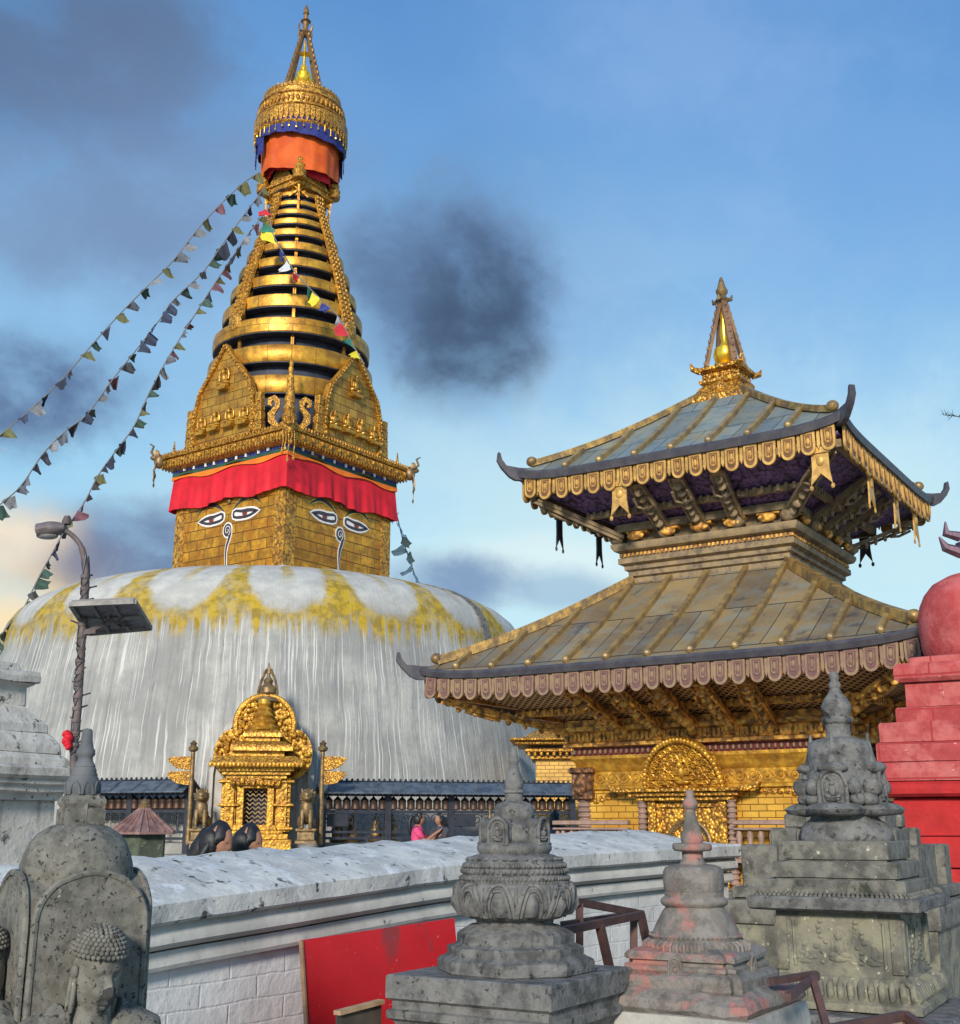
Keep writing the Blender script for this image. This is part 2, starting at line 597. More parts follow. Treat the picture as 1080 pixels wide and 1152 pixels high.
for fi, a in enumerate(FACES):
    M = faceM(a)
    for sgn in (-1, 1):
        cx, cz, w, h = sgn * .82 + .0, 11.50, .60, .215
        outer = lens(cx, cz, w, h, -sgn)
        e = plate('painted_eye', offset_poly(outer, .06), .004, .012, white_paint, harm, M)
        plate('eye_rim', outer, .017, .006, dark_paint, e, M)
        inner = offset_poly(outer, -.095)
        plate('eye_white', [(x, z) for x, z in inner], .024, .005, white_paint, e, M)
        ir = [(cx + math.cos(t) * .12 - sgn * .04, cz - .03 + math.sin(t) * .068) for t in [2 * PI * i / 14 for i in range(14)]]
        plate('iris', ir, .030, .004, iris_paint, e, M)
        # lid line
        lid = [(cx - sgn * x * w * .72, cz + z * h) for x, z in ((-.8, .0), (-.4, .12), (0, .16), (.4, .2), (.8, .34))]
        plate('eyelid', ribbon(lid, [.015, .028, .034, .028, .012]), .035, .004, dark_paint, e, M)
        brow = [(cx - sgn * x * .66, 11.74 + z) for x, z in ((-1.05, -.04), (-.8, .12), (-.45, .24), (-.1, .28), (.3, .22), (.65, .1), (.92, -.06))]
        br = plate('eyebrow_outline', ribbon(brow, [.02, .06, .085, .10, .095, .075, .03]), .004, .008, gold_bright, harm, M)
        plate('painted_eyebrow', ribbon(brow, [.008, .035, .058, .070, .065, .045, .012]), .013, .006, dark_paint, harm, M)
        br.name = 'eyebrow_edge'
    # nose: a spiral with a long wavering stem
    sp_ = []
    for i in range(34):
        t_ = i / 33
        th = -PI * .35 + t_ * PI * 3.6
        r_ = .03 + .175 * t_
        sp_.append((math.cos(-th) * r_ * .92, 11.02 + math.sin(-th) * r_ * 1.15))
    stem = [(.14, 10.9), (.09, 10.72), (.0, 10.5), (-.03, 10.25), (.0, 9.9), (.0, 9.5)]
    blob = [(math.cos(t) * .225, 11.03 + math.sin(t) * .27) for t in [2 * PI * i / 20 for i in range(20)]]
    nz = plate('painted_nose', blob, .004, .010, white_paint, harm, M)
    plate('nose_stem_edge', ribbon([(.17, 11.0)] + stem, [.05, .085, .085, .075, .06, .05, .045]), .006, .010, white_paint, nz, M)
    plate('nose_swirl_ground', [(x * .80, 11.03 + (z - 11.03) * .80) for x, z in blob], .015, .006, dark_paint, nz, M)
    plate('nose_swirl', ribbon(sp_[:26], [.012] * 26), .022, .005, white_paint, nz, M)
    plate('nose_stem', ribbon([(.17, 11.0)] + stem, [.02, .05, .05, .042, .03, .022, .016]), .018, .006, dark_paint, nz, M)
    mb = MB()
    mb.ball((.02, -HS - .03, 12.02), (.095, .07, .12), M, 14, 9)
    mb.build('forehead_boss', bronze, harm)

# cloth valance round the top of the cube
def valance(name, z0, z1, out0, out1, m, amp, nfold, seed, sag=.0, swoop=0.0):
    mb = MB()
    rnd = random.Random(seed)
    n = 64
    ph = [rnd.uniform(0, 6) for _ in range(4)]
    for fi, a in enumerate(FACES):
        M = faceM(a)
        rr = []
        rows = 7
        for j in range(rows + 1):
            t_ = j / rows
            row = []
            for i in range(n + 1):
                u = -1 + 2 * i / n
                o = HS + out0 + (out1 - out0) * t_
                wv = amp * t_ * (math.sin(u * nfold + ph[fi] + math.sin(u * 5) * 1.5) + .5 * math.sin(u * nfold * 2.3 + 1))
                edge = 1 - abs(u) ** 8
                z = z0 + (z1 - z0) * t_ - sag * (1 - u * u) * 1.0 + t_ * .07 * math.sin(u * 7 + ph[fi]) * edge - swoop * t_ * (1 - abs(u)) * .3
                row.append((u * o, -(o + wv * edge), z))
            rr.append(row)
        vv = [mb._v(r, M) for r in rr]
        for A, B in zip(vv, vv[1:]):
            for i in range(n):
                mb._f([A[i], A[i + 1], B[i + 1], B[i]])
    bmesh.ops.remove_doubles(mb.bm, verts=mb.bm.verts[:], dist=.004)
    o = mb.build(name, m, stupa, sharp=50)
    sd = o.modifiers.new('thickness', 'SOLIDIFY')
    sd.thickness = .02
    return o


valance('red_valance', 13.15, 12.02, .12, .20, red_cloth, .055, 21, 3, sag=.02)
valance('orange_border', 13.22, 13.10, .17, .175, orange_trim, 0, 5, 1, sag=.03)
valance('green_border', 13.34, 13.22, .155, .16, green_cloth, 0, 5, 1, sag=.03)
bl = valance('blue_border', 13.60, 13.33, .145, .15, blue_cloth, 0.0, 5, 1, sag=.02)
for a in FACES[:2]:
    M = faceM(a)
    for i in range(9):
        mb = MB()
        u = -2.1 + i * .5 + random.uniform(-.08, .08)
        zz = 13.38 - .07 * (1 - (u / 2.6) ** 2)
        mb.box(u, u + .08, -HS - .21, -HS - .17, zz, zz + .11, M @ T())
        mb.build('white_paper_tag', white_paint, bl)

# cornice
CS = 3.02
mb = MB()
mb.loft(SQ, [(HS + .05, 13.30), (CS - .35, 13.42), (CS - .2, 13.46), (CS - .08, 13.52), (CS - .08, 13.80), (CS + .02, 13.84), (CS + .06, 13.92), (CS - .02, 13.96), (CS - .4, 14.0)], RZ(PI / 4))
cor = mb.build('cornice', gold_fine, stupa)
mb = MB()
for a in FACES:
    M = faceM(a)
    for i in range(44):
        u = -CS + .1 + i * (2 * CS - .2) / 43
        mb.prism([(u - .05, 13.78), (u + .05, 13.78), (u + .055, 13.58), (u, 13.47), (u - .055, 13.58)], -CS - .0, -CS + .06, M)
        mb.ball((u, -CS + .0, 13.98), (.045, .045, .07), M, 6, 4)
    for i in range(14):
        u = -CS + .25 + i * (2 * CS - .5) / 13
        mb.ball((u, -CS - .02, 13.68), (.06, .05, .09), M, 7, 5)
mb.build('cornice_fringe', gold_fine, cor)


def figure(mb, M, s=1.0):
    """small seated repousse figure with halo, facing -Y, base at 0"""
    A = M @ S(s, s, s)
    mb.ball((0, 0, .10), (.30, .12, .10), A, 10, 6)
    mb.ball((-.17, -.04, .2), (.15, .10, .08), A, 8, 5)
    mb.ball((.17, -.04, .2), (.15, .10, .08), A, 8, 5)
    mb.ball((0, -.02, .40), (.14, .11, .20), A, 10, 6)
    mb.ball((-.17, -.02, .42), (.05, .05, .14), A, 6, 4)
    mb.ball((.17, -.02, .42), (.05, .05, .14), A, 6, 4)
    mb.ball((0, -.05, .66), (.095, .095, .115), A, 10, 6)
    mb.ball((0, -.05, .79), (.04, .04, .06), A, 6, 4)
    tor = [(math.cos(t) * .27, -.0, .5 + math.sin(t) * .36) for t in [PI * (-.15 + 1.3 * i / 14) for i in range(15)]]
    mb.tube(tor, .03, 5, A)


for fi, a in enumerate(FACES):
    # shield shaped torana standing on the cornice
    B = faceM(a) @ T(0, -CS + .06, 14.0) @ RX(R(1))
    out = [(-1.42, 0), (1.42, 0), (1.50, .5), (1.40, 1.25), (1.22, 1.85), (.62, 2.55), (.06, 3.28), (0, 3.36), (-.06, 3.28), (-.62, 2.55), (-1.22, 1.85), (-1.40, 1.25), (-1.50, .5)]
    mb = MB()
    mb.prism(out, -.03, .12, B)
    th = mb.build('torana_shield', mat('torana_plate', (.66, .36, .055), (.42, .19, .03), 2, .45, .5, brick=(.42, .3, .012, (.12, .05, .01), .012, .75),
                                      bumps=((14, .5, .03), (50, .4, .008))) if fi == 0 else th.data.materials[0], stupa)
    mb = MB()
    pts = out[1:] + [out[0]]
    bp = [(x * .96, -.07, z * .97 + .04) for x, z in pts]
    for p, q in zip(bp, bp[1:]):
        mb.bar(p, q, .10, .13, B)
    for i in range(len(bp) - 1):
        p, q = Vector(bp[i]), Vector(bp[i + 1])
        k = max(1, int((q - p).length / .14))
        for j in range(k):
            c_ = p.lerp(q, (j + .5) / k)
            mb.ball((c_.x, c_.y - .07, c_.z), (.045, .04, .055), B, 6, 4)
    mb.build('shield_border', gold_fine, th)
    for (x, z, s_) in ((-1.0, .38, .68), (-.34, .42, .72), (.34, .42, .72), (1.0, .38, .68), (0, 1.78, .85)):
        mb = MB()
        figure(mb, B @ T(x, -.1, z), s_)
        mb.prism([(x - .2, z - .07), (x + .2, z - .07), (x + .26, z + .03), (x - .26, z + .03)], -.25, -.03, B)
        mb.build('seated_relief_figure', gold_shrine, th)
    # stepped little tiers behind / beside each shield
    for sx in (-1, 1):
        mb = MB()
        for k in range(4):
            mb.box(sx * (1.62 + .0) - .18 + .02 * k, sx * 1.62 + .18 - .02 * k, -.1 + .0, .12, k * .33, k * .33 + .33, B, .02)
        mb.build('shield_side_tier', gold_fine, th)

# corner pinnacles and scroll leaves between the shields, hanging corner ornaments
for k in range(4):
    M = RZ(k * PI / 2) @ T(0, -CS * 1.414 + .42, 13.95)
    if k in (1, 3): 
        M = M @ S(.3, .3, .25)
    mb = MB()
    mb.loft(circ(12), [(.30, 0), (.32, .12), (.2, .2), (.26, .35), (.17, .5), (.22, .62), (.15, .78), (.19, .95), (.13, 1.15), (.15, 1.25), (.10, 1.5), (.12, 1.6), (.07, 1.9), (.10, 2.0), (.06, 2.1), (.08, 2.2), (.02, 2.34)], M)
    mb.build('corner_pinnacle', gold_fine, stupa)
    for sx in ((-1, 1) if k in (0, 2) else ()):
        mb = MB()
        pts = [(.26, .0), (.45, .10), (.60, .28), (.62, .48), (.52, .62), (.42, .74), (.42, .92), (.54, 1.04), (.68, .98), (.70, .84), (.60, .78)]
        ws = [.04, .09, .12, .12, .08, .08, .10, .09, .08, .06, .03]
        poly = ribbon(pts, ws)
        mb.prism([(x * sx * .95, z) for x, z in poly], -.05, .05, M @ RZ(sx * R(12)) @ T(0, .05, 0), )
        mb.build('scroll_leaf', gold_fine, stupa)
    M2 = RZ(k * PI / 2) @ T(0, -CS * 1.414 - .08, 13.9)
    mb = MB()
    mb.ball((0, .05, -.12), (.17, .2, .26), M2, 10, 6)
    mb.ball((0, -.12, .0), (.10, .16, .1), M2, 8, 5)
    mb.tube([(0, -.1, .05), (0, -.25, .2), (0, -.18, .42), (0, -.32, .5)], [.06, .05, .04, .02], 6, M2)
    mb.ball((.13, -.05, .12), (.04, .12, .14), M2, 6, 4)
    mb.ball((-.13, -.05, .12), (.04, .12, .14), M2, 6, 4)
    for j in range(5):
        x = (j - 2) * .09
        zz = -.3 - random.uniform(.25, .9)
        mb.tube([(x, -.05, -.2), (x + .03, -.12, (zz - .2) / 2), (x - .02, -.08, zz)], .018, 4, M2)
        mb.ball((x, -.09, zz), (.05, .04, .08), M2, 6, 4)
    mb.build('beast_head_finial', bronze if k in (1, 3) else gold_fine, stupa)

# ------- spire: thirteen rings
mb = MB()
mb.lathe([(2.9, 13.9), (2.75, 14.9), (2.45, 16.8), (2.0, 18.9), (1.6, 20.6), (1.05, 22.6), (.8, 24.0)], 40)
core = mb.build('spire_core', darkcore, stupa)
rows = [437, 404, 372, 343, 319, 296, 277, 260, 247, 236, 226, 217, 210]
heights = [20, 19, 16.5, 14, 12, 10.5, 9, 7.5, 6.5, 5.5, 5, 4.5, 4]
RT = [(0, 2.92), (.13, 2.88), (.27, 2.76), (.39, 2.50), (.58, 2.10), (.8, 1.52), (1.0, 1.0), (1.2, .9)]
for i, (rw, hh) in enumerate(zip(rows, heights)):
    z = zr(rw, 37.6 + i * .13)
    t_ = max(0, (z - 15.9) / (23.6 - 15.9))
    for (ta, ra), (tb, rb_) in zip(RT, RT[1:]):
        if ta <= t_ <= tb + 1e-6: r_ = ra + (rb_ - ra) * (t_ - ta) / (tb - ta)
    hz = hh * mpp(rw, 38) * 1.04
    mb = MB()
    mb.lathe([(r_ - .42, z - hz * .5), (r_ - .02, z - hz * .5), (r_, z - hz * .46), (r_ + .015, z), (r_, z + hz * .44), (r_ - .03, z + hz * .5), (r_ - .42, z + hz * .5)], 72, cap=False)
    rg = mb.build('spire_ring', gold_ring, stupa, sharp=40)
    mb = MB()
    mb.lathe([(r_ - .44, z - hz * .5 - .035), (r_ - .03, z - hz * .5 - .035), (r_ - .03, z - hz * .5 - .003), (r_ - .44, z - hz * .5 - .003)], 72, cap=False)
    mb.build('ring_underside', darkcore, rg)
    if i < 11:
        zn = zr(rows[i + 1], 37.6 + (i + 1) * .13)
        for k in range(8):
            M = RZ(k * PI / 4)
            mb = MB()
            mb.box(-.05, .05, -r_ + .36, -r_ + .42, z + hz * .4, zn, M)
            mb.build('ring_strut', gold_plate, rg)
# dark underside discs between rings
# four embossed straps hanging down the spire faces
for a in FACES:
    M = faceM(a)
    P0 = Vector((0, -1.0, 23.9))
    P1 = Vector((0, -2.42, 18.3))
    mb = MB()
    L = (P1 - P0)
    n = 30
    rr = []

    def SP(k_):
        z_ = P0.z + (P1.z - P0.z) * k_
        t_ = (z_ - 15.9) / 7.7
        r_ = 1
        for (ta, ra), (tb, rb_) in zip(RT, RT[1:]):
            if ta <= t_ <= tb + 1e-6: r_ = ra + (rb_ - ra) * (t_ - ta) / (tb - ta)
        return Vector((0, -r_ - .06, z_))
    for i in range(n + 1):
        p = SP(i / n)
        w = .16 + .10 * i / n
        if i > n - 3: w *= [1.1, 1.25, .8][i - n + 2]
        rr.append([(-w, p.y - .05, p.z), (w, p.y - .05, p.z), (w, p.y + .05, p.z + .02), (-w, p.y + .05, p.z + .02)])
    mb.rings(rr, M)
    for i in range(n):
        p = SP((i + .5) / n)
        w = .12 + .09 * i / n
        for sx in (-1, 0, 1):
            mb.ball((sx * w, p.y - .07, p.z), (.05, .05, .07), M, 6, 4)
    mb.ball((0, SP(1).y - .02, P1.z - .05), (.30, .10, .32), M, 12, 8)
    mb.build('hanging_strap', gold_fine, stupa)

# ------- square gallery under the parasol
zp = 23.95
mb = MB()
mb.loft(SQ, [(.72, zp - .1), (.95, zp + .02), (1.05, zp + .1), (1.22, zp + .16), (1.22, zp + .34), (1.30, zp + .38), (1.30, zp + .46), (1.1, zp + .5)], RZ(PI / 4))
for a in FACES:
    for i in range(7):
        mb.ball((-1.0 + i * .333, -1.05, zp - .02), .09, faceM(a), 8, 5)
gal = mb.build('square_gallery', gold_fine, stupa)
gal.scale = (.76, .76, 1)
for a in FACES:
    B = faceM(a) @ T(0, -1.2, zp + .5)
    mb = MB()
    mb.prism([(-.75, 0), (.75, 0), (.55, .25), (.35, .5), (.18, .85), (0, 1.15), (-.18, .85), (-.35, .5), (-.55, .25)], -.05, .05, B, inset=.12)
    figure(mb, B @ T(0, -.04, .05), .5)
    mb.build('gable_plaque', gold_fine, gal)
for k in range(4):
    M = RZ(k * PI / 2) @ T(0, -1.68, zp + .3)
    mb = MB()
    mb.loft(circ(10), [(.32, 0), (.36, .1), (.3, .2), (.36, .3), (.25, .42), (.31, .52), (.19, .66), (.24, .76), (.14, .92), (.18, 1.0), (.10, 1.18), (.13, 1.26), (.02, 1.5)], M)
    mb.build('gallery_pinnacle', gold_fine, gal)
    mb = MB()
    mb.bar((0, .1, .0), (0, .25, -1.3), .10, .1, M)
    mb.bar((-.45, .3, .0), (.45, .35, -.55), .07, .07, M)
    mb.bar((.45, .3, .0), (-.45, .35, -.55), .07, .07, M)
    mb.build('gallery_bracket', gold_plate, gal)

# orange cloth drum
def drape(name, r0, r1, z0, z1, m, folds, amp, seed, a0=0, a1=2 * PI, low=0):
    mb = MB()
    n = 96
    rr = []
    for j in range(9):
        t_ = j / 8
        row = []
        for i in range(n + 1):
            an = a0 + (a1 - a0) * i / n
            r_ = r0 + (r1 - r0) * t_ + amp * t_ * math.sin(an * folds + seed + math.sin(an * 3 + seed)) + .02 * math.sin(an * folds * 3.3)
            z = z0 + (z1 - z0) * t_ + low * t_ * math.sin(an * 2 + seed)
            row.append((r_ * math.cos(an), r_ * math.sin(an), z))
        rr.append(row)
    vv = [mb._v(r) for r in rr]
    for A, B in zip(vv, vv[1:]):
        for i in range(n): mb._f([A[i], A[i + 1], B[i + 1], B[i]])
    o = mb.build(name, m, stupa, sharp=60)
    sd = o.modifiers.new('thickness', 'SOLIDIFY')
    sd.thickness = .025
    return o


mb = MB()
mb.lathe([(.9, zp + .4), (.9, zp + 2.4)], 24)
mb.build('parasol_core', darkcore, stupa)
drape('orange_drape', 1.42, 1.40, 26.35, 24.72, orange_cloth, 5, .05, 1.2, low=.12)
drape('red_under_drape', 1.22, 1.16, 25.4, 24.62, red_cloth, 7, .05, .2, low=.15)
drape('blue_parasol_fringe', 1.66, 1.60, 26.55, 25.95, blue_cloth, 14, .04, .4, low=.10)
# parasol drum
mb = MB()
mb.lathe([(1.2, 26.25), (1.62, 26.3), (1.70, 26.36), (1.72, 26.42), (1.66, 26.48), (1.66, 27.05), (1.72, 27.1), (1.70, 27.16), (1.58, 27.2), (1.57, 27.62), (1.62, 27.66), (1.60, 27.72), (1.48, 27.74), (1.46, 27.98), (1.38, 28.02), (.5, 28.1)], 64)
dr = mb.build('parasol_drum', gold_carved, stupa)
mb = MB()
for k in range(56):
    M = RZ(2 * PI * k / 56)
    mb.prism([(-.085, 27.02), (.085, 27.02), (.085, 26.62), (0, 26.36), (-.085, 26.62)], -1.74, -1.64, M)
    mb.ball((0, -1.62, 27.42), (.06, .05, .14), M, 6, 4)
    mb.prism([(-.07, 28.0), (.07, 28.0), (.05, 28.14), (0, 28.2), (-.05, 28.14)], -1.46, -1.40, M)
mb.build('drum_fringe', gold_fine, dr)
for k in range(40):
    mb = MB()
    M = RZ(2 * PI * (k + .3) / 40)
    ln = random.uniform(.12, .3)
    mb.tube([(0, -1.70, 26.4), (0, -1.70, 26.4 - ln)], .012, 4, M)
    mb.ball((0, -1.70, 26.36 - ln), (.035, .035, .05), M, 6, 4)
    mb.build('hanging_bell', gold_bright, dr)
for an in (3.5, -.15, .25, 3.0):
    for j in range(5):
        mb = MB()
        mb.box(-.05, .05, 1.60 + .02, 1.64, 25.35 + .1 * (j % 3), 26.3, RZ(an + j * .055 - PI / 2))
        mb.build('blue_ribbon', blue_cloth, stupa)
# crown: central finial and four leaning spars
mb = MB()
mb.lathe([(.6, 28.0), (.6, 28.1), (.44, 28.2), (.46, 28.3), (.42, 28.7), (.28, 28.95), (.34, 29.05), (.36, 29.15), (.24, 29.25), (.28, 29.4), (.2, 29.55), (.1, 29.65), (.14, 29.75), (.05, 29.85), (.05, 30.2), (.2, 30.3), (.05, 30.42), (.03, 30.9)], 24)
mb.build('crown_finial', gold_bright, stupa)
for k in range(4):
    M = RZ(PI / 4 + k * PI / 2 + R(0))
    mb = MB()
    n = 12
    for i in range(n):
        p = Vector((0, -1.02 + .9 * i / n, 28.0 + 3.25 * i / n))
        q = Vector((0, -1.02 + .9 * (i + 1) / n, 28.0 + 3.25 * (i + 1) / n))
        mb.bar(p, q, .17 - .005 * i, .10, M)
        mb.ball(tuple(p.lerp(q, .5) + Vector((0, -.05, 0))), (.07, .06, .09), M, 6, 4)
    mb.build('crown_spar', mat('dark_gilt_spar', (.28, .15, .05), (.16, .085, .03), 6, .5, .4, bumps=((30, .5, .01),)) if k == 0 else spar_m, stupa)
    if k == 0: spar_m = bpy.data.materials['dark_gilt_spar']
mb = MB()
mb.lathe([(.12, 31.1), (.22, 31.2), (.14, 31.3), (.1, 31.45), (.12, 31.7), (.20, 31.75), (.10, 31.82), (.08, 32.05), (.12, 32.1), (.09, 32.3), (.02, 32.5)], 14)
for k in range(4):
    mb.tube([(0, -.1, 31.25), (0, -.3, 31.2), (0, -.36, 31.35), (0, -.32, 31.5)], [.05, .05, .04, .015], 6, RZ(k * PI / 2 + PI / 4))
mb.build('crown_tip', spar_m, stupa)
# paved strip running down the dome on the right side
mb = MB()
MM = RZ(R(-9.6)) @ T(-.05, 0, 0)
prv = None
rr = []
for (r_, z_) in [(3.4, 9.93), (4.6, 9.72), (5.6, 9.49), (6.5, 9.22), (7.2, 8.95), (7.72, 8.62), (8.1, 8.24), (8.36, 7.8), (8.5, 7.3), (8.6, 6.7)]:
    A = Matrix.Rotation(R(48), 4, 'Z')
    z_ = z_ if z_ < 7.3 else 7.3 + (z_ - 7.3) * .84
    rr.append([tuple(A @ Vector((x, -r_ - o_, z_ + o2))) for x, o_, o2 in ((-.2, .0, 0), (.2, .0, 0), (.2, -.2, -.1), (-.2, -.2, -.1))])
mb.rings(rr, T(-.25, 0, 0))
mb.build('step_strip', stone_b, stupa)
# ================================================================== shrine niche on the dome
SY = 29.6
sb = at(288, 945, SY)
sroot = empty('gilded_shrine', (sb.x, SY, 1.30), R(7.5), 'bright gold shrine with a barred door set against the foot of the white dome', 'shrine')
mp = mpp(900, SY)


def lx(px): return (px - 288) * mp * .94
def lz(py): return zr(py, SY) - 1.30


plas = mat('niche_plaster', (.47, .46, .43), (.34, .335, .32), 2, .88, bumps=((8, .5, .03),), streak=((.18, .175, .17), 7, .5, .5, .7, .6))
mb = MB()
arch = [(lx(229), -.1), (lx(350), -.1), (lx(350), lz(870)), (lx(347), lz(848)), (lx(338), lz(826)), (lx(325), lz(808)), (lx(308), lz(793)), (lx(288), lz(785)),
        (lx(270), lz(793)), (lx(254), lz(808)), (lx(242), lz(826)), (lx(232), lz(848)), (lx(229), lz(870))]
mb.prism(arch, .45, 3.4)
nb = mb.build('niche_backing', plas, sroot)
mb = MB()
mb.prism(ribbon([(x, z) for x, z in arch[1:]] + [arch[0]], [.07] * 13), .34, .5)
mb.build('niche_arch_rim', plas, nb)
# base steps
for (a, b_, y0, z0, z1) in ((246, 330, -1.15, -.3, lz(944)), (250, 326, -1.0, lz(944), lz(938)), (256, 320, -.85, lz(938), lz(934)), (262, 312, -.75, lz(934), lz(930))):
    mb = MB()
    mb.box(lx(a), lx(b_), y0, .5, z0, z1, b=.01)
    mb.build('shrine_step', gold_shrine, sroot)
# pilasters in tiers
for sx in (0, 1):
    mb = MB()
    for (a, b_, y0) in ((247, 264, -.55), (251, 262, -.62), (264, 270, -.45)):
        if sx: a, b_ = 574 - b_, 574 - a
        mb.box(lx(a), lx(b_), y0, .5, lz(936), lz(876), b=.01)
    a, b_ = (243, 268) if not sx else (574 - 268, 574 - 243)
    for zz in (906, 932, 880):
        mb.box(lx(a), lx(b_), -.68, .5, lz(zz + 1.5), lz(zz - 1.5), b=.012)
    for k in range(9):
        zc = lz(930 - k * 5.6)
        mb.box(lx(a + 6), lx(b_ - 6), -.635, -.6, zc - .012, zc + .004)
        if k % 2: mb.ball((lx((a + b_) / 2), -.63, zc + .06), (.05, .03, .05), None, 7, 5)
    mb.build('shrine_pilaster', gold_shrine, sroot)
# door
mb = MB()
x0, x1 = lx(270), lx(303)
for (a, b_, z0, z1) in ((x0 - .1, x0 + .06, lz(930), lz(884)), (x1 - .06, x1 + .1, lz(930), lz(884)), (x0 - .18, x1 + .18, lz(888), lz(883)), (x0 - .2, x1 + .2, lz(932), lz(928))):
    mb.box(a, b_, -.6, .3, z0, z1, b=.015)
dfr = mb.build('door_frame', gold_shrine, sroot)
mb = MB()
mb.box(x0, x1, -.05, .0, lz(930), lz(886))
mb.build('dark_doorway', darkcore, dfr)
mb = MB()
zz = lz(929)
top = lz(887)
k = 0
while zz < top:
    n = 8
    for i in range(n):
        xa = x0 + .06 + (x1 - x0 - .12) * i / n
        xb = x0 + .06 + (x1 - x0 - .12) * (i + 1) / n
        up = .07 if i % 2 == 0 else -.07
        mb.bar((xa, -.40, zz - up / 2), (xb, -.40, zz + up / 2), .024, .024)
    zz += .10
mb.build('door_grille', bronze, dfr)
# carved tympanum over the door
mb = MB()
random.seed(5)
for i in range(46):
    t_ = i / 45
    an = PI * t_
    r_ = .52 + .10 * math.sin(i * 3)
    mb.ball((lx(286) + math.cos(an) * r_ * 1.0, -.72, lz(883) + math.sin(an) * r_ * .95), (.07, .07, .08), None, 7, 5)
mb.prism([(lx(264), lz(884)), (lx(310), lz(884)), (lx(305), lz(875)), (lx(298), lz(866)), (lx(288), lz(858)), (lx(278), lz(866)), (lx(268), lz(875))], -.70, -.4)
for i in range(30):
    an = random.uniform(0, PI)
    r_ = random.uniform(.05, .45)
    mb.ball((lx(286) + math.cos(an) * r_, -.75, lz(882) + math.sin(an) * r_ * .9), (.06, .05, .08), None, 6, 4)
mb.tube([(lx(287), -.75, lz(862)), (lx(287), -.75, lz(853))], [.07, .01], 6)
mb.build('door_tympanum', gold_fine, dfr)


def tier(name, px0, px1, r0, r1, depth, m, flare=0.0, parent=None):
    """roof-like slab between rows r0 (bottom) and r1 (top), narrowing upwards"""
    xa, xb = lx(px0), lx(px1)
    cx, h = (xa + xb) / 2, (xb - xa) / 2
    z0, z1 = lz(r0), lz(r1)
    mb = MB()
    rr = []
    for (k, z) in ((1, z0), (1, z0 + (z1 - z0) * .25), (1 - flare, z1)):
        rr.append([(cx - h * k, -depth * k, z), (cx + h * k, -depth * k, z), (cx + h * k, .5, z), (cx - h * k, .5, z)])
    mb.rings(rr)
    return mb.build(name, m, parent or sroot)


for i, (a, b_, r0, r1) in enumerate(((252, 322, 877, 873), (248, 326, 873, 869), (244, 330, 869, 865), (240, 334, 865, 862.5))):
    tier('cornice_course', a, b_, r0, r1, .78 + i * .1, gold_shrine)
rf = tier('shrine_roof', 234, 340, 862.5, 853, 1.15, gold_fine, .14)
mb = MB()
for i in range(24):
    x = lx(235 + i * 4.5)
    mb.ball((x, -1.15, lz(863)), (.05, .04, .06), None, 6, 4)
mb.build('roof_edge_bead', gold_shrine, rf)
tier('attic_band', 256, 318, 853, 847, .78, gold_shrine)
tier('upper_roof', 257, 328, 847, 842, .95, gold_shrine, .03)
tier('upper_roof_slope', 259, 325, 842, 836, .93, gold_fine, .2)
tier('attic_band', 272, 312, 836, 831, .62, gold_shrine)
tier('top_roof', 269, 315, 831, 827, .72, gold_shrine, .02)
tier('top_roof_slope', 271, 313, 827, 822, .70, gold_fine, .25)
# aureole: three lobes of flame ornament behind the roofs
mb = MB()
cx, cz = lx(292), lz(815)
random.seed(11)
pl = [(cx + math.cos(t) * .72, cz + math.sin(t) * .72) for t in [-.4 + (PI + .8) * i / 22 for i in range(23)]]
mb.prism(pl, .05, .25)
for sx in (-1, 1):
    c2 = (cx + sx * .72, lz(848))
    pl = [(c2[0] + math.cos(t) * .46, c2[1] + math.sin(t) * .6) for t in [2 * PI * i / 20 for i in range(20)]]
    mb.prism(pl, .051, .25)
for i in range(60):
    t_ = -.35 + (PI + .7) * i / 59
    mb.ball((cx + math.cos(t_) * .70, .02, cz + math.sin(t_) * .70), (.075, .07, .075), None, 6, 5)
for i in range(170):
    t_ = random.uniform(-.3, PI + .3)
    r_ = math.sqrt(random.random()) * .62
    s_ = random.uniform(.035, .07)
    mb.ball((cx + math.cos(t_) * r_, .0, cz + math.sin(t_) * r_), (s_, .06, s_), None, 6, 4)
for sx in (-1, 1):
    for i in range(80):
        t_ = random.uniform(0, 2 * PI)
        r_ = math.sqrt(random.random())
        s_ = random.uniform(.035, .07)
        mb.ball((cx + sx * .72 + math.cos(t_) * .42 * r_, .0, lz(848) + math.sin(t_) * .56 * r_), (s_, .07, s_), None, 6, 4)
mb.build('flame_aureole', gold_shrine, sroot)
mb = MB()
q = [(.34, 822), (.36, 819), (.26, 816), (.3, 813), (.2, 809), (.24, 806), (.17, 802), (.2, 799), (.12, 796), (.16, 793), (.13, 788)]
mb.lathe([(r_, lz(p)) for r_, p in q], 20, T(lx(291), -.25, 0))
mb.build('small_finial_stupa', gold_shrine, sroot)
mb = MB()
q = [(.30, 789), (.26, 785), (.12, 783), (.2, 779), (.2, 773), (.1, 769), (.12, 765), (.05, 761), (.03, 756)]
mb.lathe([(r_, lz(p)) for r_, p in q], 16, T(lx(294), .1, 0))
for sx in (-1, 1):
    mb.tube([(lx(294) + sx * .2, .1, lz(789)), (lx(294) + sx * .23, .1, lz(778)), (lx(294) + sx * .17, .1, lz(765)), (lx(294) + sx * .05, .1, lz(752))], .04, 6)
mb.tube([(lx(294), .1, lz(757)), (lx(294), .1, lz(744))], [.06, .01], 6)
mb.build('top_finial', bronze, sroot)

